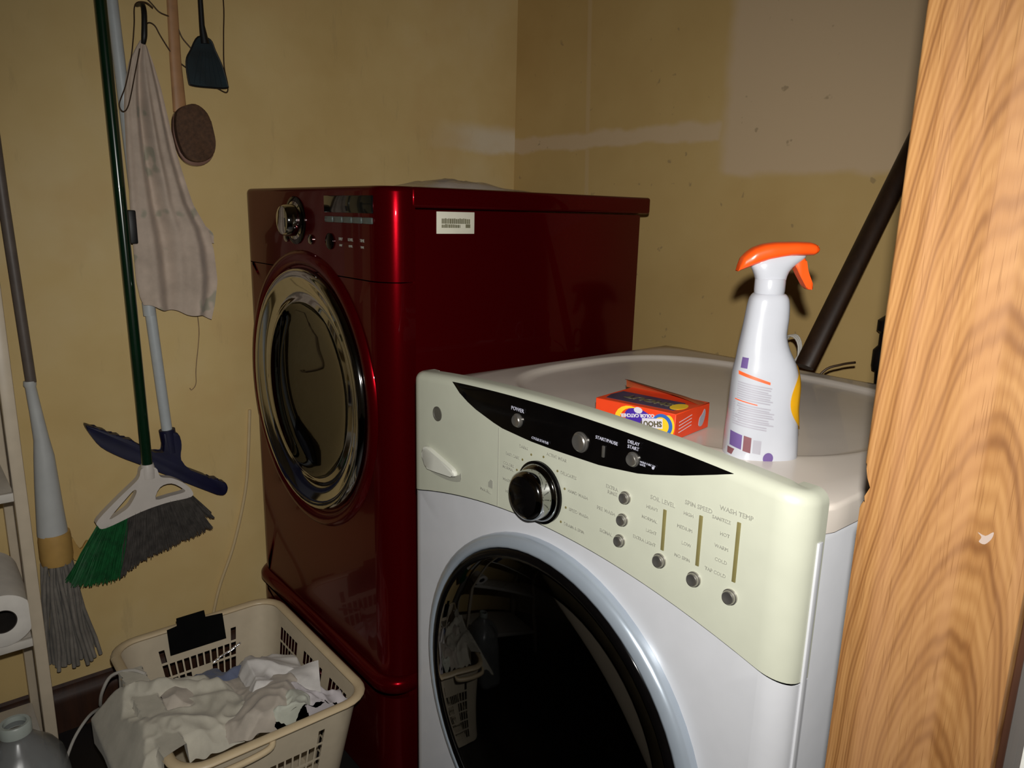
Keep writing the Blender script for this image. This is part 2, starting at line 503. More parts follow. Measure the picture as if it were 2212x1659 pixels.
# ------------------------------------------------------------------ the room
WX, WY = -.877, .911
struct('wall_left', b_box(bmesh.new(), (WX-.12, -2.8, 0), (WX, WY+.12, 2.45)), M['wall_left'])
struct('wall_back', b_box(bmesh.new(), (WX, WY, 0), (2.5, WY+.12, 2.45)), M['wall_back'])
struct('wall_rear', b_box(bmesh.new(), (WX-.12, -2.92, 0), (2.62, -2.8, 2.45)), M['white_wall'])
struct('wall_right', b_box(bmesh.new(), (2.5, -2.8, 0), (2.62, WY+.12, 2.45)), M['white_wall'])
struct('wall_front', b_box(bmesh.new(), (.80, -.087, 0), (2.5, .02, 2.45)), M['white_wall'])
struct('floor', b_box(bmesh.new(), (WX-.12, -2.92, -.08), (2.62, WY+.12, 0)), M['floor'])
struct('ceiling', b_box(bmesh.new(), (WX-.12, -2.92, 2.45), (2.62, WY+.12, 2.53)), M['ceiling'])
def bb_profile():
    bm = bmesh.new()
    b_prism(bm, [(0, 0), (.016, 0), (.016, .075), (.013, .09), (.007, .098), (.006, .112), (0, .118)],
            lambda u, v, t: Vector((WX+u, t, v)), -2.8, WY)
    return bm
struct('baseboard_left', bb_profile(), M['base'], smooth=True)
# oak door casing standing proud of the front wall, with a chipped notch on its inner edge
bm = bmesh.new()
X0, X1, YF, YB = .780, .8862, -.140, -.086
outl = [(X0, 0.0), (X0, 1.035), (X0+.0008, 1.038), (X0+.0022, 1.041), (X0+.0048, 1.044), (X0+.0042, 1.052), (X0+.0050, 1.059),
        (X0+.0018, 1.065), (X0, 1.069), (X0, 2.2), (X1, 2.2), (X1, 0.0)]
b_prism(bm, outl, onYp, YF, YB, .0018)
cas = struct('trim_1', bm, M['oak'], smooth=True)
cas['label'] = 'oak door casing board with cathedral grain beside the washer'
struct('trim_2', b_box(bmesh.new(), (X1+.0002, -.132, 0), (X1+.0045, -.0872, 2.2), .0008), M['base'])
# small pale scuff on the casing face
prism('paint_scuff', smooth_outline([(.856, 1.0435), (.8605, 1.0425), (.8645, 1.0465), (.8642, 1.042), (.861, 1.037), (.8575, 1.0375), (.8585, 1.041)], 3), onYp, YF-.0003, YF+.0005, M['scuff'], cas)

# ------------------------------------------------------------------ appliance builders
def front_shell(x0, x1, yf, ys, rc, zt, zb, cx, cz, R, bow=0.0, hole_depth=.03):
    """appliance front: flat face at yf with a round hole, quarter-round side corners running back to ys"""
    bm = bmesh.new()
    xa, xb = x0+rc, x1-rc
    Y = lambda x: yf - bow*(1-((x-(x0+x1)/2)/((x1-x0)/2))**2)
    corners = [(xa, zb(xa)), (xb, zb(xb)), (xb, zt(xb)), (xa, zt(xa))]
    angs = sorted([2*math.pi*k/96 for k in range(96)] + [math.atan2(c[1]-cz, c[0]-cx) % (2*math.pi) for c in corners])
    def inside(x, z): return xa-1e-9 <= x <= xb+1e-9 and zb(x)-1e-9 <= z <= zt(x)+1e-9
    rows = []
    for a in angs:
        lo, hi = R, 2.0
        for _ in range(40):
            m = (lo+hi)/2
            if inside(cx+m*math.cos(a), cz+m*math.sin(a)): lo = m
            else: hi = m
        rs = [R, R] + [R+(lo-R)*t for t in (.15, .5, 1.0)]
        row = []
        for i, r in enumerate(rs):
            x, z = cx+r*math.cos(a), cz+r*math.sin(a)
            row.append(bm.verts.new((x, Y(x)+(hole_depth if i == 0 else 0), z)))
        rows.append(row)
    n = len(rows)
    for k in range(n):
        a, b = rows[k], rows[(k+1) % n]
        for i in range(len(a)-1): bm.faces.new((a[i], a[i+1], b[i+1], b[i]))
    for side in (-1, 1):
        xe = xa if side < 0 else xb
        prof = []
        ry = ys - Y(xe)
        for k in range(11):
            t = k/10*math.pi/2
            prof.append((xe + side*rc*math.sin(t), ys - ry*math.cos(t)))
        prof.append((x0 if side < 0 else x1, ys+.012))
        zs_ = [0, .25, .5, .75, 1]
        g = [[bm.verts.new((x, y, zb(x)+(zt(x)-zb(x))*q)) for q in zs_] for x, y in prof]
        for p, q in zip(g, g[1:]):
            for i in range(len(zs_)-1): bm.faces.new((p[i], p[i+1], q[i+1], q[i]))
    return bm
def plan_path(x0, x1, yf, ys, rc, n=24):
    p = [(x0, ys+.012)]
    for k in range(11):
        t = math.pi/2*(1-k/10); p.append((x0+rc-rc*math.sin(t), ys-(ys-yf)*math.cos(t)))
    for k in range(1, n): p.append((x0+rc+(x1-x0-2*rc)*k/n, yf))
    for k in range(11):
        t = math.pi/2*k/10; p.append((x1-rc+rc*math.sin(t), ys-(ys-yf)*math.cos(t)))
    p.append((x1, ys+.012)); return p
def band(path, zb, zt, roll, lip, inset=0.0):
    """vertical skin over a plan path with a rolled top edge"""
    bm = bmesh.new(); g = []
    n = len(path)
    for i, (x, y) in enumerate(path):
        a = path[max(i-1, 0)]; b = path[min(i+1, n-1)]
        tx, ty = b[0]-a[0], b[1]-a[1]; L = math.hypot(tx, ty) or 1
        nx, ny = -ty/L, tx/L            # inward (towards +y for a left-to-right front)
        B, T = zb(x), zt(x)
        col = [(nx*.006, ny*.006, B), (0, 0, B+.001)] + [(0, 0, B+(T-roll-B)*q) for q in (.33, .66, 1.0)]
        for k in range(1, 6):
            t = math.pi/2*k/5
            col.append((nx*roll*(1-math.cos(t)), ny*roll*(1-math.cos(t)), T-roll+roll*math.sin(t)))
        col.append((nx*(roll+lip), ny*(roll+lip), T)); col.append((nx*(roll+lip), ny*(roll+lip), T-.05))
        g.append([bm.verts.new((x+q[0], y+q[1], q[2])) for q in col])
    for p, q in zip(g, g[1:]):
        for i in range(len(p)-1): bm.faces.new((p[i], p[i+1], q[i+1], q[i]))
    bm.faces.new(g[0]); bm.faces.new(g[-1])
    return bm
def door_disc(bm, cx, cz, prof, seg=72):
    """prof (radius, y) revolved round the y axis through (cx, cz)"""
    return b_lathe(bm, [(r, -y) for r, y in prof], (cx, 0, cz), (0, -1, 0), seg)

# ================================================================== WHITE WASHER
WW, WD = .686, .617
w = thing('washing_machine', 'white front-load washer with cream console, spray bottle and carton on its top', 'washer', (.343, .3, 0))
tq = lambda x: 1-((x-.343)/.343)**2
zt = lambda x: .985+.0175*tq(x)
zb = lambda x: .783+.051*tq(x)
bm = bmesh.new(); b_box(bm, (.001, .006, .02), (WW-.001, WD, .9345), .004)
box_body = bm_obj('cabinet', bm, M['white_enamel'], w)
fp = bm_obj('front_panel', front_shell(0, WW, -.028, 0.0, .032, lambda x: zb(x)-.0012, lambda x: .03, .343, .545, .262), M['white_enamel'], w, face=(0, -1, 0))
for lx in (.06, .626):
    for ly in (.06, .55):
        lathe('levelling_foot', [(.0, 0), (.022, 0), (.022, .008), (.010, .012), (.010, .024)], (lx, ly, 0), (0, 0, 1), M['black'], w, 16)
# seam strip where the side sheet folds
box('side_seam', (WW-.0006, -.002, .03), (WW+.0022, .006, .934), M['white_enamel'], w, .0008)
# console
con = bm_obj('console', band(plan_path(0, WW, -.030, 0.0, .034), zb, zt, .014, .014), M['cream'], w, face=(0, -1, 0))
# black lens-shaped display strip
top_l = [(.122+(.606-.122)*k/24) for k in range(25)]
def lens_lo(x):
    pts = [(.122, .990), (.14, .978), (.172, .963), (.236, .9475), (.30, .9435), (.349, .9435), (.429, .9455), (.492, .953), (.548, .968), (.606, .9865)]
    for (xa, za), (xb, zb_) in zip(pts, pts[1:]):
        if x <= xb+1e-9:
            t = (x-xa)/(xb-xa); return za+(zb_-za)*t
    return pts[-1][1]
bm = bmesh.new(); rows = []
for x in top_l:
    th = zt(x)-.0055; lo_ = min(lens_lo(x), th-.0003)
    col = []
    for q in (0, .35, .7, 1):
        z = lo_+(th-lo_)*q
        T = zt(x); dz = z-(T-.012)
        yy = -.030 + (.012*(1-math.sqrt(max(0, 1-(dz/.012)**2))) if dz > 0 else 0)
        col.append(bm.verts.new((x, yy-.0012, z)))
    rows.append(col)
for a, b in zip(rows, rows[1:]):
    for i in range(3): bm.faces.new((a[i], b[i], b[i+1], a[i+1]))
r = bmesh.ops.solidify(bm, geom=bm.faces[:], thickness=.0025)
disp = bm_obj('display_strip', bm, M['black_gloss'], w, angle=60)
YP = -.0312
XR, ZU = (1, 0, 0), (0, 0, 1)
def knob_btn(name, x, z, r, parent, mat='silver', y=-.030, h=.006):
    return lathe(name, [(r*1.12, 0), (r*1.12, h*.35), (r, h*.4), (r*.97, h*.8), (r*.85, h), (r*.45, h*.86), (0, h*.8)], (x, y, z), (0, -1, 0), M[mat], parent, 28)
knob_btn('button', .276, .966, .0085, disp, y=-.0310)
knob_btn('button', .394, .966, .0115, disp, y=-.0310)
knob_btn('button', .478, .967, .0078, disp, y=-.0310)
box('indicator_light', (.4305, -.0335, .957), (.4345, -.031, .9715), M['silver'], disp, .001)
text('lettering', 'POWER', .0075, (.276, -.0330, .981), XR, ZU, M['print_white'], disp, 'CENTER')
text('lettering', 'START/PAUSE', .0058, (.437, -.0330, .979), XR, ZU, M['print_white'], disp, 'CENTER')
text('lettering', 'DELAY\nSTART', .0058, (.478, -.0330, .9835), XR, ZU, M['print_white'], disp, 'CENTER')
text('lettering', 'HOLD 3 SEC TO\nLOCK', .0030, (.489, -.0330, .966), XR, ZU, M['print_white'], disp)
text('lettering', 'CYCLE STATUS', .0048, (.322, -.0330, .950), XR, ZU, M['print_white'], disp, 'CENTER')
lathe('printed_dot', [(.0017, 0), (.0017, .0005), (0, .0005)], (.508, -.0330, .9655), (0, -1, 0), M['print_white'], disp, 12)
# detergent drawer on the left of the console
box('drawer_seam', (.2338, -.0306, zb(.234)+.001), (.2350, -.0290, .9455), M['print_grey'], con)
bm = bmesh.new()   # scooped pull
ol = smooth_outline([(.052, .872), (.066, .873), (.088, .868), (.128, .858), (.138, .853), (.136, .846), (.110, .843), (.072, .840), (.058, .842), (.051, .855)], 3)
b_prism(bm, ol, onYp, -.0295, -.038, .003)
bm_obj('drawer_pull', bm, M['cream_in'], con)
prism('pull_shade', smooth_outline([(.060, .843), (.100, .845), (.138, .848), (.146, .854), (.144, .840), (.110, .833), (.066, .834)], 3), onYp, -.0298, -.0306, M['print_grey'], con)  # flat grey patch, shade of the pull's hollow laid on as colour
lathe('latch_hole', [(.0115, 0), (.0115, .0012), (.0095, .0012), (.009, .0004), (0, .0004)], (.084, -.030, .932), (0, -1, 0), M['gasket'], con, 24)
# care emblem
for q in range(1):
    text('lettering', 'MAX FILL', .006, (.208, YP, .846), XR, ZU, M['print_grey'], con, 'CENTER')
    prism('printed_emblem', [(.213, .853), (.223, .853), (.223, .864), (.219, .866), (.213, .860)], onYp, -.0300, -.0306, M['print_grey'], con)
# programme dial
DX, DZ = .322, .879
dial = lathe('programme_dial', [(.0385, 0), (.0385, .006), (.036, .009), (.0335, .010), (.033, .022), (.0315, .027), (.028, .030), (.0265, .0305), (.0262, .0285), (0, .0285)],
             (DX, -.030, DZ), (0, -1, 0), M['chrome'], con, 56)
lathe('dial_face', [(.0262, .0286), (.0262, .0312), (.022, .0328), (0, .0336)], (DX, -.030, DZ), (0, -1, 0), M['black_gloss'], dial, 48)
lathe('dial_skirt', [(.042, 0), (.042, .0035), (.039, .005), (.0384, .005)], (DX, -.030, DZ), (0, -1, 0), M['black_gloss'], dial, 56)
tube('pointer', [(DX-.030, -.038, DZ-.014), (DX-.047, -.037, DZ-.021)], [.006, .0045], M['gasket'], dial, 10)
cyc = [(-62, 'NORMAL', 'R'), (-20, 'COTTONS', 'R'), (10, 'PERM\nPRESS', 'R'), (36, 'CASUALS', 'R'), (62, 'DELICATES', 'R'), (85, 'EASY CARE', 'C'), (120, 'DELICATES', 'L'), (150, 'HAND WASH', 'L'), (180, 'SPEED WASH', 'L'), (206, 'DRAIN & SPIN', 'L')]
for k, (a, s_, side) in enumerate([(203, 'HEAVY', 'RIGHT'), (184, 'WHITES', 'RIGHT'), (160, 'COLORS\nNORMAL', 'RIGHT'), (136, 'EASY CARE', 'RIGHT'), (112, 'DARKS', 'RIGHT'),
                                (84, 'ACTIVE WEAR', 'LEFT'), (50, 'DELICATES', 'LEFT'), (22, 'HAND WASH', 'LEFT'), (-6, 'SPEED WASH', 'LEFT'), (-33, 'DRAIN & SPIN', 'LEFT')]):
    ca, sa = math.cos(math.radians(a)), math.sin(math.radians(a))
    rr = .050
    dx = -.006 if side == 'RIGHT' else .006
    if k not in (0, 1):
        lathe('cycle_mark', [(.0016, 0), (.0016, .0005), (0, .0005)], (DX+ca*rr, -.0302, DZ+sa*rr), (0, -1, 0), M['slot'], con, 10)
    text('lettering', s_, .0058, (DX+ca*rr+dx, YP+.0006, DZ+sa*rr+(.006 if k in (4, 5) else 0)), XR, ZU, M['print_grey'], con, side)
for x, z, s_ in ((.469, .918, 'EXTRA\nRINSE'), (.467, .890, 'PRE WASH'), (.4645, .863, 'SIGNAL')):
    knob_btn('button', x, z, .0068, con)
    text('lettering', s_, .0062, (x-.012, YP+.0006, z+.002), XR, ZU, M['print_grey'], con, 'RIGHT')
for (x, z0, z1, zk, ttl, items) in ((.526, .874, .922, .861, 'SOIL LEVEL', ['HEAVY', 'NORMAL', 'LIGHT', 'EXTRA LIGHT']),
                                    (.573, .874, .931, .858, 'SPIN SPEED', ['HIGH', 'MEDIUM', 'LOW', 'NO SPIN']),
                                    (.618, .874, .939, .857, 'WASH TEMP', ['SANITIZE', 'HOT', 'WARM', 'COLD', 'TAP COLD'])):
    box('indicator_slot', (x-.0022, -.0309, z0), (x+.0022, -.0295, z1), M['slot'], con, .0005)
    knob_btn('button', x-.002, zk, .0075, con)
    text('lettering', ttl, .0070, (x-.004, YP+.0006, z1+.0085), XR, ZU, M['print_grey'], con, 'CENTER')
    for k, s_ in enumerate(items):
        text('lettering', s_, .0054, (x-.009, YP+.0006, z1-.004-(z1-z0-.006)*k/(len(items)-1)), XR, ZU, M['print_grey'], con, 'RIGHT')
# top plate with a round-cornered recessed panel
bm = bmesh.new()
cx, cy = .330, .318
rows = []
NT = 120
yb0, yb1 = .004, WD+.004
for k in range(NT):
    a = 2*math.pi*k/NT; ca, sa = math.cos(a), math.sin(a)
    def sup(ax, ay, n): return 1/((abs(ca)/ax)**n + (abs(sa)/ay)**n)**(1/n)
    ri = sup(.300, .258, 2.9)
    tx = ((WW-cx) if ca > 0 else cx)/abs(ca) if abs(ca) > 1e-6 else 9
    ty = ((yb1-cy) if sa > 0 else (cy-yb0))/abs(sa) if abs(sa) > 1e-6 else 9
    ro = min(tx, ty)
    ri = min(ri, ro-.006)
    seq = [(ri*.35, .9592), (ri*.8, .9594), (ri-.026, .9597), (ri-.018, .9604), (ri-.010, .9636), (ri-.004, .9668), (ri+.001, .9677), (ri+.006, .9673), (ri+(ro-ri)*.6+.002, .9668), (ro-.005, .9662), (ro-.0015, .9645), (ro, .960), (ro, .937)]
    m = 0
    row = []
    for rr, z in seq:
        rr = min(rr, ro); m = max(m, rr)
        row.append(bm.verts.new((cx+m*ca, cy+m*sa, z)))
    rows.append(row)
for k in range(NT):
    a, b = rows[k], rows[(k+1) % NT]
    for i in range(len(a)-1): bm.faces.new((a[i], a[i+1], b[i+1], b[i]))
cv = bm.verts.new((cx, cy, .9592))
for k in range(NT): bm.faces.new((cv, rows[k][0], rows[(k+1) % NT][0]))
top = bm_obj('top_panel', bm, M['white_top'], w, angle=50)
# door
dc = (.343, .545)
wd = bm_obj('door', door_disc(bmesh.new(), *dc, [(.2685, -.026), (.2690, -.036), (.2675, -.0415), (.263, -.0445), (.255, -.0470), (.2515, -.0465), (.250, -.043)]), M['chrome_blue'], w, angle=60, face=(0, -1, 0))
bm_obj('door_inner_ring', door_disc(bmesh.new(), *dc, [(.2503, -.0435), (.248, -.047), (.244, -.0485), (.239, -.0480), (.236, -.0465)]), M['black_gloss'], wd, angle=60, face=(0, -1, 0))
bm_obj('door_glass', door_disc(bmesh.new(), *dc, [(.2365, -.0465), (.228, -.0505), (.205, -.056), (.16, -.062), (.10, -.067), (.05, -.069), (0, -.0695)]), M['glass'], wd, angle=60, face=(0, -1, 0))
bm_obj('door_frame', door_disc(bmesh.new(), *dc, [(.262, -.026), (.236, -.030), (.224, -.036), (.205, -.034), (.196, -.020), (.192, .01)]), M['gasket'], wd, angle=60, face=(0, -1, 0))
bm_obj('rubber_gasket', door_disc(bmesh.new(), *dc, [(.263, -.004), (.235, .0), (.222, .012), (.21, .03), (.214, .05), (.20, .07), (.19, .09)]), M['gasket'], w, angle=60, face=(0, -1, 0))
bm_obj('drum', door_disc(bmesh.new(), *dc, [(.19, .09), (.235, .11), (.24, .13), (.24, .40), (.22, .42), (.06, .43), (0, .43)]), M['drum'], w, angle=60)

# ================================================================== RED DRYER on its pedestal
DX0, DX1, DJ, DT, DB = -.859, -.173, .298, 1.2768, .742
d = thing('clothes_dryer', 'glossy metallic red front-load dryer with chrome ringed door, raised on a pedestal', 'dryer', (-.516, .4, DJ))
bm_obj('cabinet', b_box(bmesh.new(), (DX0+.001, .090, DJ), (DX1-.0008, DB-.03, 1.238), .004), M['red'], d)
bm_obj('top_panel', b_box(bmesh.new(), (DX0, .088, 1.2395), (DX1+.002, DB, DT), .006, 3), M['red'], d)
yfd = .032
SEAM = 1.106
dzt = lambda x: 1.106-.0008 - .0*x
fpd = bm_obj('front_panel', front_shell(DX0, DX1, yfd, .083, .056, lambda x: SEAM-.0012, lambda x: DJ+.002, -.516, .843, .2615), M['red'], d, face=(0, -1, 0))
cond = bm_obj('console', band(plan_path(DX0, DX1, yfd, .083, .056), lambda x: SEAM, lambda x: DT+.0005, .010, .03), M['red'], d, face=(0, -1, 0))
# raised red lip that frames the door opening
bm_obj('door_surround', door_disc(bmesh.new(), -.516, .843, [(.306, .033), (.303, .027), (.296, .0225), (.286, .022), (.277, .026), (.272, .033), (.270, .045)]), M['red'], d, angle=70, face=(0, -1, 0))
dd = bm_obj('door', door_disc(bmesh.new(), -.516, .843, [(.2695, .040), (.2690, .028), (.2655, .019), (.259, .0150), (.252, .0155), (.245, .019), (.232, .026), (.216, .031), (.204, .0315), (.198, .027), (.1945, .0275)]), M['chrome'], d, angle=60, face=(0, -1, 0))
bm_obj('door_glass', door_disc(bmesh.new(), -.516, .843, [(.195, .0270), (.19, .035), (.17, .044), (.12, .052), (.06, .056), (0, .057)]), M['glass2'], dd, angle=60, face=(0, -1, 0))
bm_obj('inner_bowl', door_disc(bmesh.new(), -.516, .843, [(.200, .040), (.185, .060), (.165, .09), (.14, .115), (.10, .13), (0, .135)]), M['gasket'], dd, angle=60, face=(0, -1, 0))
bm_obj('bowl_rib', door_disc(bmesh.new(), -.516, .843, [(.150, .070), (.146, .064), (.140, .064), (.136, .070), (.138, .10)]), M['drum'], dd, angle=60, face=(0, -1, 0))
# console controls
kn = lathe('programme_dial', [(.040, 0), (.040, .004), (.034, .006), (.032, .026), (.029, .031), (.022, .033), (0, .033)], (-.545, yfd, 1.209), (0, -1, 0), M['chrome'], cond, 48)
lathe('dial_ring', [(.050, 0), (.050, .0025), (.046, .004), (.041, .004)], (-.545, yfd, 1.209), (0, -1, 0), M['black_gloss'], kn, 48)
box('display', (-.405, yfd-.0022, 1.228), (-.215, yfd+.002, 1.260), M['display'], cond, .001)
for k in range(5):
    xk = -.402 + .0385*k
    box('touch_button', (xk, yfd-.0035, 1.209), (xk+.034, yfd+.001, 1.221), M['grey_btn'], cond, .002)
for x in (-.592, -.470):
    lathe('button', [(.010, 0), (.010, .003), (.007, .006), (0, .007)], (x, yfd, 1.172), (0, -1, 0), M['chrome'], cond, 24)
lathe('start_button', [(.016, 0), (.016, .003), (.013, .005), (0, .006)], (-.385, yfd, 1.172), (0, -1, 0), M['black_gloss'], cond, 28)
for x, s_ in ((-.340, 'DRY'), (-.300, 'LEVEL'), (-.255, 'TIME')):
    text('lettering', s_, .008, (x, yfd-.0006, 1.178), XR, ZU, M['print_grey'], cond, 'CENTER')
    text('lettering', s_, .006, (x, yfd-.0006, 1.166), XR, ZU, M['print_grey'], cond, 'CENTER')
# white sticker on the side sheet
st = box('sticker', (DX1-.0012, .1415, 1.194), (DX1+.0008, .2285, 1.2345), M['sticker'], d, .0006)
bm = bmesh.new()      # two rows of small worn print, too blurred to read
random.seed(3)
for z0_, z1_, y1_ in ((1.2125, 1.2225, .2185), (1.2050, 1.2118, .1950)):
    y = .1525
    while y < y1_:
        wd_ = random.uniform(.0022, .0040)
        b_box(bm, (DX1+.0005, y, z0_), (DX1+.0010, min(y+wd_, y1_), z1_-random.uniform(0, .0012)))
        y += wd_+.0009
b_box(bm, (DX1+.0005, .2075, 1.2050), (DX1+.0010, .2185, 1.2118))
bm_obj('worn_print', bm, M['sticker_ink'], st, smooth=False)

# pedestal
p = thing('laundry_pedestal', 'dark red drawer pedestal underneath the red dryer', 'pedestal', (-.516, .4, 0))
bm_obj('body', b_box(bmesh.new(), (DX0+.002, .075, .012), (DX1-.001, .712, DJ-.002), .004), M['red'], p)
bm = bmesh.new()
path = plan_path(DX0-.002, DX1+.002, .022, .075, .058)
g = []
prof = [(.012, .255), (.0, .262), (-.006, .270), (-.006, .284), (.0, .292), (.010, .2965), (.05, .297)]
n = len(path)
for i, (x, y) in enumerate(path):
    a = path[max(i-1, 0)]; b = path[min(i+1, n-1)]
    tx, ty = b[0]-a[0], b[1]-a[1]; L = math.hypot(tx, ty)
    nx, ny = -ty/L, tx/L
    g.append([bm.verts.new((x+nx*o_, y+ny*o_, z)) for o_, z in prof])
for a, b in zip(g, g[1:]):
    for i in range(len(prof)-1): bm.faces.new((a[i], a[i+1], b[i+1], b[i]))
bm_obj('top_lip', bm, M['red'], p, angle=60, face=(0, -1, 0))
dr = bm_obj('drawer_front', front_shell(DX0, DX1, .026, .075, .056, lambda x: .250, lambda x: .014, -.516, .135, .030, hole_depth=.004), M['red'], p, face=(0, -1, 0))
for (cz_) in (.225,):
    box('drawer_handle', (-.66, .018, .218), (-.372, .03, .236), M['red_dark'], dr, .005)
lathe('drawer_badge', [(.030, 0), (.030, .004), (0, .005)], (-.516, .029, .135), (0, -1, 0), M['red_dark'], dr, 32)
for lx in (-.80, -.232):
    for ly in (.14, .64):
        lathe('levelling_foot', [(0, 0), (.02, 0), (.02, .006), (.01, .010), (.01, .016)], (lx, ly, 0), (0, 0, 1), M['black'], p, 14)

# wrinkled plastic lying on the dryer
bm = bmesh.new()
NU, NV = 34, 20
g = []
for i in range(NU+1):
    row = []
    for j in range(NV+1):
        u = i/NU*2-1; v = j/NV*2-1
        e = max(0, 1-abs(u)**2.4)*max(0, 1-abs(v)**2.4)
        y = .250+u*.135; x = -.262+v*.075
        h = e**.5*(.007+.016*max(0, 1-((u+.15)/.75)**2)*(.7+.5*mnoise.noise(Vector((u*3, v*3, 1.3))))) + .003*e*abs(mnoise.noise(Vector((u*9, v*9, 4))))
        row.append(bm.verts.new((x, y, DT+.0012+h)))
    g.append(row)
for i in range(NU):
    for j in range(NV): bm.faces.new((g[i][j], g[i+1][j], g[i+1][j+1], g[i][j+1]))
bb = [g[i][0] for i in range(NU+1)] + [g[NU][j] for j in range(1, NV+1)] + [g[i][NV] for i in range(NU-1, -1, -1)] + [g[0][j] for j in range(NV-1, 0, -1)]
bm.faces.new(bb)
tag(bm_obj('plastic_wrap', bm, M['clear'], angle=60), 'crumpled clear plastic wrap lying on top of the red dryer', 'plastic wrap')

# ================================================================== SPRAY BOTTLE
bo = Vector((.5498, .1057, .9596))
e1 = Vector((.638, .770, 0)).normalized(); e2 = Vector((.770, -.638, 0)).normalized()
sb = thing('spray_bottle', 'white trigger spray bottle with orange top standing on the washer', 'spray bottle', bo)
def section_stack(secs, seg=40, n=2.6):
    """secs: (z, s_min, s_max, half depth)"""
    bm = bmesh.new(); rings = []
    for z, a, b, dpt in secs:
        c = (a+b)/2; h = (b-a)/2; ring = []
        for k in range(seg):
            t = 2*math.pi*k/seg; ct, st_ = math.cos(t), math.sin(t)
            q = (abs(ct)**n + abs(st_)**n)**(-1/n)
            ring.append(bm.verts.new(bo + e1*(c+h*q*ct) + e2*(dpt*q*st_) + Vector((0, 0, z))))
        rings.append(ring)
    for a, b in zip(rings, rings[1:]):
        for k in range(seg): bm.faces.new((a[k], a[(k+1) % seg], b[(k+1) % seg], b[k]))
    bm.faces.new(rings[0][::-1]); bm.faces.new(rings[-1])
    return bm
body_secs = [(.0, -.034, .036, .024), (.0015, -.038, .040, .027), (.006, -.0405, .0425, .029), (.016, -.0405, .0425, .0295), (.037, -.040, .0408, .0295),
             (.050, -.0392, .0396, .029), (.066, -.0385, .0375, .0285), (.0895, -.0380, .0372, .028), (.105, -.0372, .0345, .027), (.1177, -.0352, .0300, .0255),
             (.132, -.0338, .0222, .0235), (.1467, -.0318, .0172, .0215), (.158, -.0304, .0172, .0205), (.168, -.0293, .0176, .0200), (.180, -.0280, .0170, .0195), (.1885, -.0262, .0155, .0185), (.193, -.0235, .0130, .0165), (.1945, -.0215, .011, .015)]
def catm(secs, sub=3):
    out = []
    n = len(secs)
    for i in range(n-1):
        for k in range(sub):
            t = k/sub
            P0, P1, P2, P3 = secs[max(i-1, 0)], secs[i], secs[i+1], secs[min(i+2, n-1)]
            out.append(tuple(.5*((2*b)+(c-a)*t+(2*a-5*b+4*c-d_)*t*t+(3*b-a-3*c+d_)*t**3) for a, b, c, d_ in zip(P0, P1, P2, P3)))
    out.append(secs[-1]); return out
full = catm(body_secs)
bbody = bm_obj('bottle_body', section_stack(full), M['bottle'], sb, angle=60)
lathe('collar', [(.0150, .1935), (.0162, .1945), (.0166, .198), (.0166, .2095), (.0158, .2115), (.012, .2115)], bo+e1*-.006, (0, 0, 1), M['bottle'], sb, 40)
bo_fn = lambda u, v, t: bo + e1*u + Vector((0, 0, v)) + e2*t
hd = bm_obj('spray_head', section_stack([(.2100, -.0225, .0105, .0130), (.2140, -.0238, .0112, .0135), (.2190, -.0262, .0130, .0138), (.2240, -.0290, .0170, .0138), (.2285, -.0285, .0225, .0136), (.2325, -.0240, .0275, .0130), (.2355, -.0160, .0300, .0120), (.2370, -.0100, .0300, .0110)], 36, 2.6), M['bottle'], sb, angle=60)
def interp(tab, x):
    for (xa, a_), (xb, b_) in zip(tab, tab[1:]):
        if x <= xb: return a_+(b_-a_)*(x-xa)/(xb-xa)
    return tab[-1][1]
UPz = [(-.0440, .2190), (-.0425, .2260), (-.0400, .2335), (-.0350, .2392), (-.0280, .2446), (-.0180, .2486), (-.0063, .2508), (.0180, .2518), (.0320, .2516), (.0380, .2500), (.0415, .2465), (.0428, .2440)]
LOz = [(-.0440, .2180), (-.0298, .2240), (-.0128, .2305), (.0127, .2360), (.0370, .2374), (.0405, .2395), (.0428, .2436)]
HW = [(-.0440, .0060), (-.0400, .0105), (-.0300, .0145), (-.0100, .0160), (.0200, .0150), (.0370, .0125), (.0415, .0095), (.0428, .0060)]
bm = bmesh.new(); rings = []
for i in range(37):
    s_ = -.0440+(.0428+.0440)*(.5-.5*math.cos(math.pi*i/36))
    zu, zl, hw = interp(UPz, s_), interp(LOz, s_), interp(HW, s_)
    ring = []
    for k in range(28):
        t = 2*math.pi*k/28; ct, st_ = math.cos(t), math.sin(t); q = (abs(ct)**2.8+abs(st_)**2.8)**(-1/2.8)
        ring.append(bm.verts.new(bo_fn(s_, (zu+zl)/2+(zu-zl)/2*q*st_, hw*q*ct)))
    rings.append(ring)
for a, b in zip(rings, rings[1:]):
    for k in range(28): bm.faces.new((a[k], a[(k+1) % 28], b[(k+1) % 28], b[k]))
bm.faces.new(rings[0][::-1]); bm.faces.new(rings[-1])
bm_obj('head_shroud', bm, M['orange'], hd, angle=60)
prism('trigger', smooth_outline([(.0160, .2310), (.0225, .2345), (.0285, .2335), (.0325, .2200), (.0400, .2035), (.0385, .2000), (.0335, .2008), (.0270, .2100), (.0215, .2190)], 4),
      bo_fn, -.0075, .0075, M['orange'], hd, .0025, 50)
lathe('nozzle', [(.0042, 0), (.0042, .0012), (.002, .0016), (0, .0016)], bo+e1*.0415+Vector((0, 0, .2438)), e1, M['orange'], hd, 20)
def prof_at(z):
    for a, b in zip(full, full[1:]):
        if a[0] <= z <= b[0]+1e-9:
            t = (z-a[0])/max(1e-9, b[0]-a[0]); return [a[i]+(b[i]-a[i])*t for i in range(4)]
    return list(full[-1])
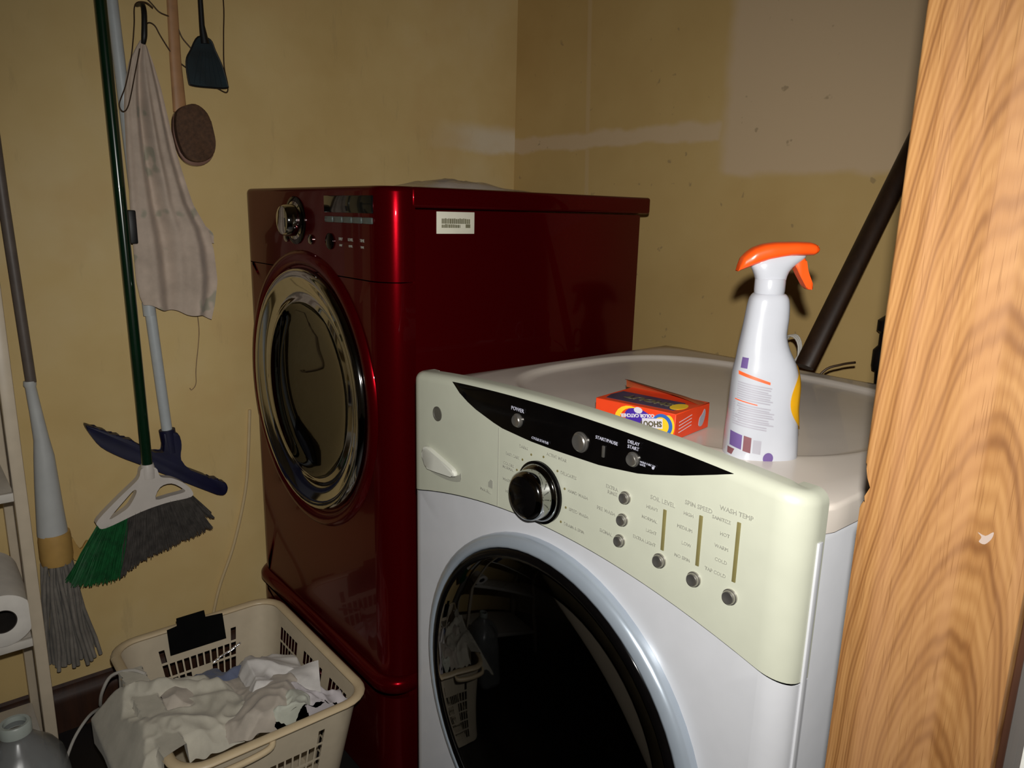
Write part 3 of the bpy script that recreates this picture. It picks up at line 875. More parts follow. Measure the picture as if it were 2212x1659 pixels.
def on_bottle(s, z, off=.0004):
    """point on the near flank of the bottle at sideways offset s"""
    _, a, b, dpt = prof_at(z); c = (a+b)/2; h = (b-a)/2; n = 2.6
    q = max(-1, min(1, (s-c)/h)); dd_ = dpt*(max(0.0, 1-abs(q)**n))**(1/n)
    nrm = Vector((abs(q)**(n-1)*math.copysign(1, q)/h, (dd_/dpt)**(n-1)/dpt if dpt else 0, 0))
    L = math.hypot(nrm.x, nrm.y) or 1
    return bo + e1*(s+off*nrm.x/L) + e2*(dd_+off*nrm.y/L) + Vector((0, 0, z))
def decal(name, quad, mat, parent, nu=10, nv=6, off=.0004):
    """quad: four (s, z) corners in order, wrapped on the bottle flank"""
    bm = bmesh.new(); g = []
    for i in range(nu+1):
        row = []
        for j in range(nv+1):
            u, v = i/nu, j/nv
            s = (quad[0][0]*(1-u)+quad[1][0]*u)*(1-v) + (quad[3][0]*(1-u)+quad[2][0]*u)*v
            z = (quad[0][1]*(1-u)+quad[1][1]*u)*(1-v) + (quad[3][1]*(1-u)+quad[2][1]*u)*v
            row.append(bm.verts.new(on_bottle(s, z, off)))
        g.append(row)
    for i in range(nu):
        for j in range(nv): bm.faces.new((g[i][j], g[i+1][j], g[i+1][j+1], g[i][j+1]))
    bmesh.ops.solidify(bm, geom=bm.faces[:], thickness=.0002)
    return bm_obj(name, bm, mat, parent, angle=60)
lab = decal('printed_rule', [(-.0352, .1085), (-.004, .0985), (-.004, .0955), (-.0352, .1045)], M['orange_print'], bbody)
random.seed(11)
def lines_block(z0, z1, n, s0, s1, mat, h=.0015):
    for k in range(n):
        z = z0+(z1-z0)*k/max(1, n-1)
        e = s1 - random.random()*.008
        decal('printed_line', [(s0, z+.0015), (e, z-.0035), (e, z-.0035+h), (s0, z+.0015+h)], M[mat], bbody, 8, 1)
lines_block(.094, .076, 8, -.0356, .002, 'ink_grey')
decal('printed_rule', [(-.0366, .0755), (-.016, .0715), (-.016, .0727), (-.0366, .0767)], M['orange_print'], bbody, 8, 1)
lines_block(.070, .046, 10, -.0375, .004, 'ink_grey')
decal('printed_box', [(-.0385, .022), (-.0285, .019), (-.0285, .036), (-.0385, .039)], M['ink_purple'], bbody)
decal('printed_box', [(-.0270, .018), (-.0190, .016), (-.0190, .034), (-.0270, .036)], M['ink_maroon'], bbody)
decal('printed_box', [(-.0170, .0165), (-.0080, .0150), (-.0080, .031), (-.0170, .032)], M['ink_grey'], bbody)
decal('printed_mark', [(-.0395, .012), (-.0365, .0112), (-.0345, .0185), (-.0395, .0195)], M['ink_maroon'], bbody)
decal('printed_mark', [(-.0338, .112), (-.0285, .112), (-.0275, .124), (-.0325, .124)], M['ink_purple'], bbody)
bm = bmesh.new(); cen = bm.verts.new(on_bottle(.001, .011, .0007)); ring = [bm.verts.new(on_bottle(.001+.0058*math.cos(t), .011+.0066*math.sin(t), .0006)) for t in [2*math.pi*k/24 for k in range(24)]]
for k in range(24): bm.faces.new((cen, ring[k], ring[(k+1) % 24]))
bm_obj('printed_seal', bm, M['ink_purple'], bbody)
# wrap-round front label seen edge-on
bm = bmesh.new(); g = []
for i in range(25):
    z = .038+(.1165-.038)*i/24; q0 = math.sin(math.pi*i/24)**.5
    _, a, b, dpt = prof_at(z)
    row = []
    for j in range(9):
        t = (.05+.98*q0)*(1-j/8*2); n_ = 2.6
        ct, st_ = math.cos(t), math.sin(t); q = (abs(ct)**n_+abs(st_)**n_)**(-1/n_)
        c = (a+b)/2; h = (b-a)/2
        row.append(bm.verts.new(bo+e1*(c+(h+.0012)*q*ct)+e2*((dpt+.0012)*q*st_)+Vector((0, 0, z))))
    g.append(row)
for i in range(24):
    for j in range(8): bm.faces.new((g[i][j], g[i][j+1], g[i+1][j+1], g[i+1][j]))
bmesh.ops.solidify(bm, geom=bm.faces[:], thickness=.0008)
bm_obj('front_label', bm, M['yellow'], bbody, angle=60)

# ================================================================== STAIN SHEET CARTON
A_ = Vector((.446, .082, .9600)); Lx = Vector((-.9885, -.151, 0)).normalized(); Dy = Vector((-.151, .9885, 0)).normalized()
cb = thing('detergent_carton', 'small orange red carton lying open on the washer top', 'carton', A_+Lx*.06+Dy*.045)
LEN, DEP, HGT = .122, .090, .0345
cf = lambda a, b, c: A_ + Lx*a + Dy*b + Vector((0, 0, c))
bm = bmesh.new()
vv = [bm.verts.new(cf(a, b, c)) for a, b, c in ((0, 0, 0), (LEN, 0, 0), (LEN, DEP, 0), (0, DEP, 0), (0, 0, HGT), (LEN, 0, HGT), (LEN, DEP, HGT), (0, DEP, HGT))]
for f in ((0, 3, 2, 1), (0, 1, 5, 4), (1, 2, 6, 5), (2, 3, 7, 6), (3, 0, 4, 7), (4, 5, 6, 7)): bm.faces.new([vv[i] for i in f])
bmesh.ops.bevel(bm, geom=bm.edges[:], offset=.0008, segments=1, affect='EDGES')
cbody = bm_obj('carton_body', bm, M['box_orange'], cb)
topf = lambda u, v, t: cf(u, v, HGT+t)
prism('top_print', [(.012, .014), (.112, .010), (.118, .030), (.116, .058), (.020, .060), (.010, .040)], topf, 0, .0003, M['box_dark'], cbody)
prism('top_print_swirl', smooth_outline(ellipse(.016, .036, .010, .017, 14), 2), topf, .0002, .0006, M['yellow_print'], cbody)
text('lettering', 'SHOUT', .021, cf(.026, .036, HGT+.0008), Lx, -Dy, M['letter_dk'], cbody, 'LEFT', bold=.0008)
# torn flap folded back along the far edge
bm = bmesh.new()
fl_pts = [(.002, .066, .0), (.030, .067, .005), (.070, .070, .0085), (.105, .073, .0115), (.122, .078, .0125), (.131, .086, .010)]
g = []
for k, (a, b, c) in enumerate(smooth_path([Vector(q) for q in fl_pts], 4)):
    g.append([bm.verts.new(cf(a, DEP-.001, HGT-.001)), bm.verts.new(cf(a, (b+DEP)/2, HGT+c*.9)), bm.verts.new(cf(a+.002, b, HGT+c))])
for a, b in zip(g, g[1:]):
    for i in range(2): bm.faces.new((a[i], b[i], b[i+1], a[i+1]))
bmesh.ops.solidify(bm, geom=bm.faces[:], thickness=.0006)
bm_obj('torn_flap', bm, M['box_inner'], cbody, angle=70)
bm = bmesh.new(); b_prism(bm, [(0, .004), (.022, .006), (.024, .070), (.010, .082), (0, .080)], lambda u, v, t: cf(LEN+u, v, .017-u*.35+t), 0, .0008)
bm_obj('end_flap', bm, M['paper'], cbody)
frontf = lambda u, v, t: cf(u, -t, v)
# face graphics: print is upside down on the carton as it lies
prism('print_arc', smooth_outline(ellipse(.066, .014, .024, .019, 20), 1), frontf, 0, .0002, M['yellow_print'], cbody)
prism('print_arc', smooth_outline(ellipse(.062, .0135, .020, .0172, 20), 1), frontf, .0001, .0004, M['box_orange'], cbody)
prism('print_oval', smooth_outline(ellipse(.050, .0165, .025, .0140, 24, .25), 1), frontf, .0002, .0005, M['violet'], cbody)
prism('print_splash', smooth_outline(ellipse(.0545, .0295, .0065, .0042, 12), 1), frontf, .0004, .0008, M['letter'], cbody)
prism('print_sun', ellipse(.010, .0165, .0092, .0150, 24), frontf, .0000, .0003, M['yellow_print'], cbody)
prism('print_ring', ellipse(.0185, .0165, .0150, .0150, 32), frontf, .0003, .0006, M['blue_print'], cbody)
prism('print_disc', ellipse(.0195, .0160, .0110, .0110, 32), frontf, .0005, .0008, M['yellow_print'], cbody)
prism('print_panel', [(.018, .0255), (.048, .0205), (.046, .0075), (.017, .0125)], frontf, .0007, .0009, M['letter'], cbody)
lx_ = (Lx*.986 + Vector((0, 0, -.167))).normalized()
ly_ = (Lx*-.167 + Vector((0, 0, -.986))).normalized()
text('lettering', 'SHOUT', .0100, cf(.0185, -.0010, .0185), lx_, ly_, M['letter_dk'], cbody, 'LEFT', bold=.0004)
text('lettering', 'COLOR CATCHER', .0062, cf(.0300, -.0008, .0268), lx_, ly_, M['letter'], cbody, 'LEFT', bold=.0003)
endf = lambda u, v, t: cf(-t, u, v)
prism('end_print', smooth_outline([(.062, .008), (.070, .006), (.076, .012), (.079, .022), (.076, .028), (.070, .022), (.064, .018)], 3), endf, 0, .0004, M['ink_grey'], cbody)
for k in range(4):
    prism('end_line', [(.010, .022-.0045*k), (.042, .026-.0045*k), (.042, .0268-.0045*k), (.010, .0228-.0045*k)], endf, 0, .0003, M['letter'], cbody)

# ================================================================== THINGS BEHIND THE WASHER
pb = Vector((.331, .594, .9775)); pd = Vector((.385, .895, 1.500))
dirp = (pd-pb).normalized()
tag(bm_obj('wooden_pole', b_tube(bmesh.new(), [pb, pb+dirp*.01, pd-dirp*.01, pd], [.0185, .020, .020, .0185], 16, sq=(1, .7)), M['pole_brown']),
    'dark brown wooden pole leaning from the washer top to the back wall', 'pole')
hs = thing('water_hose', 'black water hose and valve on the back wall beside the oak casing', 'hose', (.362, .86, .62))
tube('hose_pipe', [(.362, .86, .62), (.362, .86, .80), (.360, .858, .90), (.357, .856, .955)], .017, M['black'], hs, 14, 4)
lathe('valve_body', [(.0, 0), (.020, 0), (.022, .01), (.022, .04), (.014, .05), (.014, .075), (.020, .08), (.020, .10), (.008, .11), (0, .112)], (.355, .856, .945), (0, 0, 1), M['black'], hs, 20)
tube('wall_stub', [(.355, .858, 1.00), (.355, .9105, 1.00)], .012, M['black'], hs, 12)
pts = []
for k in range(46):
    t = k/45*2*math.pi*2.3
    pts.append(Vector((.258+.020*math.cos(t)*(1-.25*k/45), .665+.006*k/45*3, .992+.026*math.sin(t))))
tag(tube('cord_coil', [(.20, .70, .004), (.23, .69, .10), (.262, .66, .50), (.270, .655, .80), (.285, .66, .90)]+pts, .0022, M['cord_white'], None, 8), 'coil of thin white cord rising behind the washer beside the pole', 'cord')
tag(tube('thin_cable', [(.36, .75, .004), (.34, .72, .15), (.300, .665, .60), (.295, .66, .78), (.300, .665, .90), (.318, .69, .955), (.345, .70, .972), (.372, .70, .981)], .0024, M['wire'], None, 8, 5), 'thin dark cable poking up behind the washer right of the pole', 'cable')

# ================================================================== LEFT WALL: HANGING TOOLS
# --- green handled broom
bx = -.795
br = thing('broom', 'green handled angle broom with green and grey bristles hanging on the wall', 'broom', (bx, -.24, .39))
tube('handle', [(bx, -.2535, 1.97), (bx, -.2530, 1.634), (bx, -.2434, .649), (bx, -.2432, .631)], .0118, M['green'], br, 18)
BQ = lambda L_: [(y*.9852-.0097, z*.9852+.0183) for y, z in L_]
cap_ = BQ(smooth_outline([(-.252, .634), (-.222, .630), (-.213, .606), (-.186, .596), (-.160, .577), (-.145, .556), (-.148, .540), (-.205, .538), (-.262, .529), (-.338, .508), (-.354, .517), (-.352, .532), (-.303, .576), (-.262, .610)], 4))
def ring_plate(name, outer, holes, mat, parent, x0, x1):
    """flat plate with holes in the (y, z) plane, filled by bridging outline and holes"""
    bm = bmesh.new()
    loops = [outer]+holes
    edges = []
    for lp in loops:
        vs_ = [bm.verts.new((x0, u, v)) for u, v in lp]
        for k in range(len(vs_)): edges.append(bm.edges.new((vs_[k], vs_[(k+1) % len(vs_)])))
    bmesh.ops.triangle_fill(bm, use_beauty=True, use_dissolve=False, edges=edges)
    r = bmesh.ops.extrude_face_region(bm, geom=bm.faces[:])
    for v in [q for q in r['geom'] if isinstance(q, bmesh.types.BMVert)]: v.co.x = x1
    return bm_obj(name, bm, mat, parent, angle=35)
h1 = BQ(smooth_outline([(-.330, .528), (-.290, .570), (-.272, .586), (-.268, .578), (-.285, .550), (-.302, .538)], 3))
h2 = BQ(smooth_outline([(-.228, .552), (-.216, .580), (-.190, .584), (-.166, .566), (-.162, .556), (-.195, .553)], 3))
ring_plate('broom_cap', cap_, [h1, h2], M['broom_cap'], br, bx-.011, bx+.011)
lathe('socket', [(.016, 0), (.0165, .02), (.0135, .034)], (bx, -.2434, .615), (0, 0, 1), M['broom_cap'], br, 20, True, True)
def bristles(name, t0, t1, n, mat):
    bm = bmesh.new()
    for k in range(n):
        t = t0+(t1-t0)*(k+random.random()*.8)/n
        top_ = Vector((bx+random.uniform(-.010, .010), -.350+(.203)*t, .516+.030*math.sin(t*1.4)))
        by = -.424+.330*t+random.uniform(-.004, .004)
        bz = .394-.016*math.sin(min(1, t*2.2)*math.pi)+max(0, t-.3)*.085+random.uniform(-.004, .004)
        if t > .97: bz += .02
        bot = Vector((bx+random.uniform(-.020, .020), by, bz))
        for v_ in (top_, bot): v_.y = v_.y*.9852-.0097; v_.z = v_.z*.9852+.0183
        mid = (top_+bot)/2 + Vector((random.uniform(-.003, .003), random.uniform(-.004, .004), 0))
        b_tube(bm, [top_, mid, bot], [.0012, .0013, .0009], 4)
    o = bm_obj(name, bm, mat, br, angle=80); o['kind'] = 'stuff'; return o
random.seed(5)
bristles('bristles', 0.0, .31, 420, M['bristle_green'])
bristles('bristles', .30, 1.0, 900, M['bristle_grey'])
# black wall clip that grips the green handle
tag(bm_obj('broom_clip', b_box(bmesh.new(), (WX+.0005, -.235, 1.150), (bx-.006, -.219, 1.222), .003), M['black']), 'small black wall clip beside the green broom handle', 'clip')

# --- white pole with a navy head
sx = -.850
sq_ = thing('floor_squeegee', 'white pole with slanted navy scalloped squeegee head behind the broom', 'squeegee', (sx, -.19, .52))
tube('handle', [(sx, -.232, 1.98), (sx, -.2185, 1.647), (sx, -.1985, 1.06), (sx, -.1800, .700)], .0122, M['pole_white'], sq_, 16)
tube('handle_sleeve', [(sx, -.1978, 1.015), (sx, -.1968, .985)], .0140, M['pole_white'], sq_, 16)
hol = [(-.352, .750), (-.347, .730), (-.327, .695), (-.290, .664), (-.249, .637), (-.180, .590), (-.105, .540), (-.070, .518), (-.056, .520), (-.050, .534), (-.056, .550), (-.068, .552), (-.074, .564), (-.090, .566), (-.100, .576), (-.128, .594), (-.152, .612), (-.158, .640), (-.154, .668), (-.160, .698), (-.192, .703), (-.190, .668), (-.196, .654), (-.215, .660), (-.250, .686), (-.262, .700), (-.276, .702), (-.288, .716), (-.302, .717), (-.316, .732), (-.332, .738)]
sh_ = prism('squeegee_head', smooth_outline(hol, 3), onXp, sx-.016, sx+.016, M['navy'], sq_, .003, 50)
tube('socket', [(sx, -.1805, .708), (sx, -.176, .650)], [.0185, .0175], M['navy'], sh_, 18)

# --- towel on a hook
tw = thing('hanging_towel', 'pinkish beige towel hanging from a black hook beside the green handle', 'towel', (-.82, -.16, 1.0))
prof_t = [(1.575, -.176, -.168), (1.562, -.184, -.162), (1.531, -.201, -.152), (1.485, -.213, -.141), (1.437, -.219, -.133), (1.349, -.222, -.118), (1.275, -.223, -.100), (1.239, -.224, -.090), (1.18, -.225, -.060), (1.136, -.225, -.050), (1.068, -.225, -.046), (1.030, -.220, -.056), (1.012, -.214, -.066)]
bm = bmesh.new(); g = []
NZ, NY = 70, 60
for i in range(NZ+1):
    t = i/NZ*(len(prof_t)-1); k = min(int(t), len(prof_t)-2); f_ = t-k
    z0_, a0, b0 = [prof_t[k][q]*(1-f_)+prof_t[k+1][q]*f_ for q in range(3)]
    row = []
    for j in range(NY+1):
        v = j/NY
        wdt = i/NZ
        y = a0+(b0-a0)*v
        fold = .012*min(1, wdt*3)*(math.sin(v*11+.6*math.sin(i*.05))+.55*math.sin(v*23+1.2+.02*i)) + .004*mnoise.noise(Vector((v*6, i*.09, 2.2)))*min(1, wdt*4)
        edge = math.sin(math.pi*min(1, max(0, v)))**.4
        z = z0_ - (.040*v if i > NZ*.8 else 0)*((i/NZ-.8)/.2 if i > NZ*.8 else 0) + .003*math.sin(v*17)*wdt
        row.append(bm.verts.new((-.826+fold*edge+.006*edge, y, z)))
    g.append(row)
for i in range(NZ):
    for j in range(NY): bm.faces.new((g[i][j], g[i+1][j], g[i+1][j+1], g[i][j+1]))
bmesh.ops.solidify(bm, geom=bm.faces[:], thickness=.003)
bm_obj('towel_cloth', bm, M['towel'], tw, angle=80)
bm = bmesh.new(); g = []   # second, shorter layer with a corner sticking out to the right
for i in range(41):
    u = i/40
    row = []
    for j in range(25):
        v = j/24
        yl = -.150+.045*u; yr = -.146+.101*u**1.6+.012*math.exp(-((u-.93)/.05)**2)
        y = yl+(yr-yl)*v; z = 1.475-.315*u-.012*v*u
        row.append(bm.verts.new((-.842+.007*math.sin(v*8+u*2)*math.sin(math.pi*v), y, z)))
    g.append(row)
for i in range(40):
    for j in range(24): bm.faces.new((g[i][j], g[i+1][j], g[i+1][j+1], g[i][j+1]))
bmesh.ops.solidify(bm, geom=bm.faces[:], thickness=.003)
bm_obj('towel_underlayer', bm, M['towel'], tw, angle=80)
tag(tube('wall_hook', [(WX-.001, -.164, 1.655), (-.835, -.164, 1.650), (-.815, -.166, 1.630), (-.812, -.170, 1.585), (-.818, -.172, 1.568)], [.004, .005, .0055, .006, .0045], M['black'], None, 10, 5),
    'black wall hook holding the towel', 'hook')

# --- fly swatter
sxw = -.845
fs = thing('fly_swatter', 'dark teal fly swatter hanging at the top of the wall', 'fly swatter', (sxw, -.03, 1.5))
tube('handle', [(sxw, -.036, 1.95), (sxw, -.038, 1.70), (sxw, -.038, 1.63), (sxw, -.034, 1.592)], [.0055, .0055, .0062, .010], M['black'], fs, 12)
outl = smooth_outline([(-.048, 1.604), (-.022, 1.602), (-.012, 1.580), (.002, 1.548), (.011, 1.512), (.008, 1.503), (-.030, 1.500), (-.068, 1.500), (-.075, 1.508), (-.077, 1.550), (-.066, 1.574)], 4)
pad = prism('swatter_pad', outl, onXp, sxw-.0015, sxw+.0015, M['teal'], fs)
rim = [Vector((sxw, u, v)) for u, v in outl]; rim.append(rim[0])
tube('pad_rim', rim, .0022, M['black'], pad, 6)
for k in range(6):
    y = -.064+.0125*k
    tube('pad_rib', [(sxw+.001, y, 1.505), (sxw+.001, -.046+.006*k, 1.575)], .0011, M['teal'], pad, 6)
# --- bath brush
bsx = -.848
bh = thing('bath_brush', 'long tan handled brush with oval brown head hanging under the swatter', 'brush', (bsx, -.075, 1.33))
tube('handle', [(bsx-.006, -.090, 1.95), (bsx-.006, -.096, 1.67), (bsx-.006, -.098, 1.55), (bsx-.006, -.096, 1.44)], [(.011, .005), (.0115, .005), (.0125, .006), (.015, .007)], M['peach'], bh, 16, xref=(0, 1, 0))
ov = smooth_outline([(-.100, 1.448), (-.070, 1.458), (-.044, 1.440), (-.034, 1.405), (-.031, 1.372), (-.042, 1.345), (-.070, 1.332), (-.096, 1.340), (-.109, 1.366), (-.115, 1.400), (-.112, 1.432)], 4)
cxo, czo = -.073, 1.393
bk = prism('brush_back', [(cxo+(a-cxo)*1.06+.001, czo+(b-czo)*1.05-.005) for a, b in ov], onXp, bsx-.010, bsx+.004, M['brush_back'], bh, .003, 50)
prism('brush_bristles', ov, onXp, bsx+.004, bsx+.024, M['brush_brown'], bh, .003, 50)
# --- thin wires
tag(tube('bent_wire', [(-.855, -.185, 1.700), (-.855, -.142, 1.662), (-.852, -.125, 1.644), (-.852, -.101, 1.636), (-.852, -.088, 1.616), (-.852, -.080, 1.598), (-.852, -.061, 1.577), (-.852, -.05, 1.56)], .0013, M['wire'], None, 6, 5),
    'thin bent wire from the top of the wall to the fly swatter', 'wire')
tag(tube('looped_wire', [(-.856, -.163, 1.600), (-.852, -.156, 1.612), (-.852, -.147, 1.619), (-.852, -.136, 1.614), (-.852, -.127, 1.597), (-.852, -.111, 1.571), (-.852, -.098, 1.553), (-.853, -.079, 1.539), (-.853, -.065, 1.533)], .0013, M['wire'], None, 6, 5),
    'thin wire arching from the towel hook down behind the swatter', 'wire')
tag(tube('brown_cord', [(-.858, .008, 1.80), (-.858, .018, 1.693), (-.858, .014, 1.62), (-.858, .011, 1.554), (-.858, .017, 1.512), (-.858, .013, 1.495), (-.858, -.006, 1.501), (-.858, -.020, 1.507)], .0015, M['wire'], None, 6, 5),
    'thin brown cord hanging right of the fly swatter', 'cord')
tag(tube('cord_loop', [(-.806, -.150, 1.640), (-.806, -.165, 1.648), (-.806, -.185, 1.640), (-.806, -.190, 1.60), (-.806, -.200, 1.54), (-.806, -.216, 1.48), (-.806, -.232, 1.440), (-.806, -.226, 1.425), (-.806, -.214, 1.440), (-.806, -.196, 1.505), (-.806, -.183, 1.555)], .0013, M['wire'], None, 6, 5),
    'thin cord loop crossing the white pole beside the towel', 'cord')
tag(tube('hanging_string', [(WX+.003, -.084, .985), (WX+.004, -.083, .93), (WX+.004, -.096, .845), (WX+.004, -.099, .806), (WX+.004, -.110, .792), (WX+.004, -.114, .797)], .0011, M['string'], None, 6, 5),
    'short faint string hanging on the wall right of the white pole', 'string')
tag(tube('wall_cable', [(WX+.005, .030, .72), (WX+.006, .022, .63), (WX+.006, .011, .531), (WX+.006, -.008, .444), (WX+.007, -.038, .347), (WX+.008, -.073, .265), (WX+.012, -.094, .205), (WX+.012, -.11, .13), (WX+.012, -.12, .02)], .0042, M['cord_cream'], None, 10, 5),
    'cream cable curving down the wall beside the dryer', 'cable')

# --- string mop
mx = -.842
MQ = lambda L_: [(mx, y*1.0148+.0097, z*1.0148-.0183) for y, z in L_]
mp = thing('string_mop', 'twist mop with white sleeve and grey yarn standing behind the shelf post', 'mop', (mx, -.43, .2))
tube('handle', MQ([(-.462, 1.60), (-.457, 1.238), (-.448, .865)]), .0105, M['mop_grey'], mp, 14)
slp = [(.868, -.4505, .0115), (.860, -.4505, .0125), (.855, -.4500, .0105), (.800, -.446, .0122), (.740, -.4420, .0150), (.700, -.4410, .0200), (.640, -.4420, .0238), (.580, -.4425, .0270), (.530, -.4425, .0300), (.522, -.4425, .0300)]
tube('sleeve', MQ([(y, z) for z, y, r in slp]), [r for z, y, r in slp], M['mop_white'], mp, 22)
cp = [(.524, -.440, .0315), (.510, -.440, .0330), (.470, -.440, .0335), (.452, -.440, .031)]
tube('yarn_collar', MQ([(y, z) for z, y, r in cp]), [r for z, y, r in cp], M['mop_yellow'], mp, 22)
prism('collar_ear', smooth_outline([(-.405, .495), (-.390, .460), (-.376, .476), (-.369, .468), (-.382, .440), (-.405, .438)], 3), onXp, mx-.004, mx+.004, M['mop_yellow'], mp)
random.seed(21)
bm = bmesh.new()
for k in range(64):
    a = random.uniform(0, 2*math.pi); r0 = random.uniform(.005, .028)
    y0 = -.440+r0*math.cos(a); x0_ = mx+r0*math.sin(a)
    sp = random.uniform(.9, 1.7); drift = random.uniform(-.006, .014)
    pts = []
    for q in range(7):
        t = q/6
        pts.append(Vector((x0_+(x0_-mx)*sp*t*.5+.003*math.sin(t*9+k), y0+(y0+.440)*sp*t+drift*t+.003*math.sin(t*7+k*2), .456-t*random.uniform(.246, .252))))
    pts = [Vector(q) for q in [(v_.x, v_.y*1.0148+.0097, v_.z*1.0148-.0183) for v_ in pts]]
    for v_ in pts: v_.x = max(v_.x, WX+.006)
    b_tube(bm, pts, .0042, 6)
ys_ = bm_obj('yarn', bm, M['mop_string'], mp, angle=80); ys_['kind'] = 'stuff'

# ================================================================== SHELF UNIT on the left
sf = thing('shelf_unit', 'beige metal shelf rack at the left edge holding bottles and a paper roll', 'shelf', (-.73, -.8, 0))
for (x, y) in ((-.600, -.512), (-.845, -.512), (-.600, -1.12), (-.845, -1.12)):
    bm_obj('post', b_box(bmesh.new(), (x-.011, y-.011, 0), (x+.011, y+.011, 1.30), .003), M['shelf'], sf)
for z in (.12, .395, .697, .980, 1.27):
    sp_ = bm_obj('shelf_board', b_box(bmesh.new(), (-.838, -1.11, z-.006), (-.607, -.520, z), .001), M['shelf_white'], sf)
    bm_obj('front_rail', b_box(bmesh.new(), (-.606, -1.112, z-.011), (-.596, -.521, z+.006), .002), M['shelf_white'], sp_)
# bottles on the shelves
def bottle(name, label, x, y, z, prof, mat, capprof, capmat, bandprof=None, group=None):
    t = thing(name, label, 'bottle', (x, y, z), group)
    lathe('body', prof, (x, y, z), (0, 0, 1), M[mat], t, 28)
    lathe('cap', capprof, (x, y, z), (0, 0, 1), M[capmat], t, 24)
    if bandprof: lathe('neck_band', bandprof, (x, y, z), (0, 0, 1), M['label_white'], t, 28)
    return t
bottle('cleaner_bottle', 'navy bottle with mustard cap and white neck band on the shelf', -.66, -.583, .6975,
       [(0, 0), (.033, 0), (.036, .004), (.036, .085), (.034, .100), (.030, .106), (0, .106)], 'navy_bottle',
       [(.0305, .128), (.031, .132), (.029, .150), (.022, .160), (.010, .165), (0, .165)], 'cap_yellow',
       [(0, .106), (.031, .106), (.0325, .110), (.0325, .124), (.0305, .128), (0, .128)])
bottle('detergent_bottle', 'tall navy bottle on the upper shelf at the left edge', -.66, -.588, .9805,
       [(0, 0), (.036, 0), (.038, .004), (.038, .095), (.030, .120), (.016, .135), (.016, .145), (0, .145)], 'navy_bottle',
       [(.0175, .140), (.0175, .165), (.014, .168), (0, .168)], 'navy', None)
tag(box('small_carton', (-.80, -.565, .6975), (-.74, -.535, .745), M['grey_card'], None, .001), 'small grey carton behind the navy bottle on the shelf', 'carton')
# paper towel roll
rr_ = thing('paper_towel_roll', 'white paper towel roll lying end-on on the lower shelf', 'paper roll', (-.7, -.566, .4005))
RC = (-.590, -.566, .4545)
lathe('paper', [(.0235, .0), (.050, .0), (.0528, .002), (.0528, .236), (.050, .238), (.0235, .238), (.0235, 0)], RC, (-1, 0, 0), M['paper'], rr_, 48)
lathe('cardboard_core', [(.0234, .001), (.0215, .001), (.0215, .237), (.0234, .237), (.0234, .001)], RC, (-1, 0, 0), M['core'], rr_, 40)
# jug on the floor
jg = thing('plastic_jug', 'cloudy plastic jug with pale cap ring at the lower left corner', 'jug', (-.50, -.585, 0))
bm = bmesh.new(); rings = []
for z, h in ((0, .066), (.004, .076), (.02, .080), (.16, .080), (.19, .076), (.22, .062), (.245, .043), (.262, .028), (.272, .023), (.292, .022)):
    n_ = 4.0 if z < .2 else 3.0 if z < .23 else 2.0
    ring = []
    for k in range(36):
        t = 2*math.pi*k/36; ct, s_ = math.cos(t), math.sin(t); q = (abs(ct)**n_+abs(s_)**n_)**(-1/n_)
        ring.append(bm.verts.new((-.50+h*q*ct, -.575+h*q*s_, z+.001)))
    rings.append(ring)
for a, b in zip(rings, rings[1:]):
    for k in range(36): bm.faces.new((a[k], a[(k+1) % 36], b[(k+1) % 36], b[k]))
bm.faces.new(rings[0][::-1])
bm_obj('body', bm, M['jug'], jg, angle=60)
lathe('cap_ring', [(.0225, .272), (.0265, .273), (.0265, .292), (.024, .295), (.019, .2945), (.0185, .285)], (-.50, -.575, 0), (0, 0, 1), M['jug_cap'], jg, 28)
tube('grip', [(-.50, -.637, .12), (-.50, -.668, .14), (-.50, -.672, .20), (-.50, -.640, .235), (-.50, -.60, .245)], .012, M['jug'], jg, 12, 4)

# ================================================================== LAUNDRY BASKET
BX0, BX1, BY0, BY1, BZ = -.682, -.196, -.372, -.012, .279
bk_ = thing('laundry_basket', 'cream plastic laundry basket with slotted sides full of white laundry', 'laundry basket', ((BX0+BX1)/2, (BY0+BY1)/2, 0))
def rrect_point(s, x0, x1, y0, y1, r):
    """s in [0,1): perimeter point of a rounded rectangle by side/corner parameter (equal weights: 4 sides x 8 + 4 corners)"""
    raise NotImplementedError
def perim(nside_x, nside_y, nc=6):
    """list of descriptors: (side, t) for straight cells, (corner, t)"""
    d_ = []
    for side, n_ in ((0, nside_x), (1, nside_y), (2, nside_x), (3, nside_y)):
        for k in range(n_): d_.append(('s', side, k/n_))
        for k in range(nc): d_.append(('c', side, k/nc))
    return d_
def perim_pt(dsc, inset, r, x0=BX0, x1=BX1, y0=BY0, y1=BY1):
    x0, x1, y0, y1 = x0+inset, x1-inset, y0+inset, y1-inset
    kind, side, t = dsc
    L = [((x0+r, y0), (x1-r, y0)), ((x1, y0+r), (x1, y1-r)), ((x1-r, y1), (x0+r, y1)), ((x0, y1-r), (x0, y0+r))]
    Cc = [((x1-r, y0+r), -90), ((x1-r, y1-r), 0), ((x0+r, y1-r), 90), ((x0+r, y0+r), 180)]
    if kind == 's':
        a, b = L[side]; return (a[0]+(b[0]-a[0])*t, a[1]+(b[1]-a[1])*t)
    (cx_, cy_), a0 = Cc[side]; a = math.radians(a0+90*t)
    return (cx_+r*math.cos(a), cy_+r*math.sin(a))
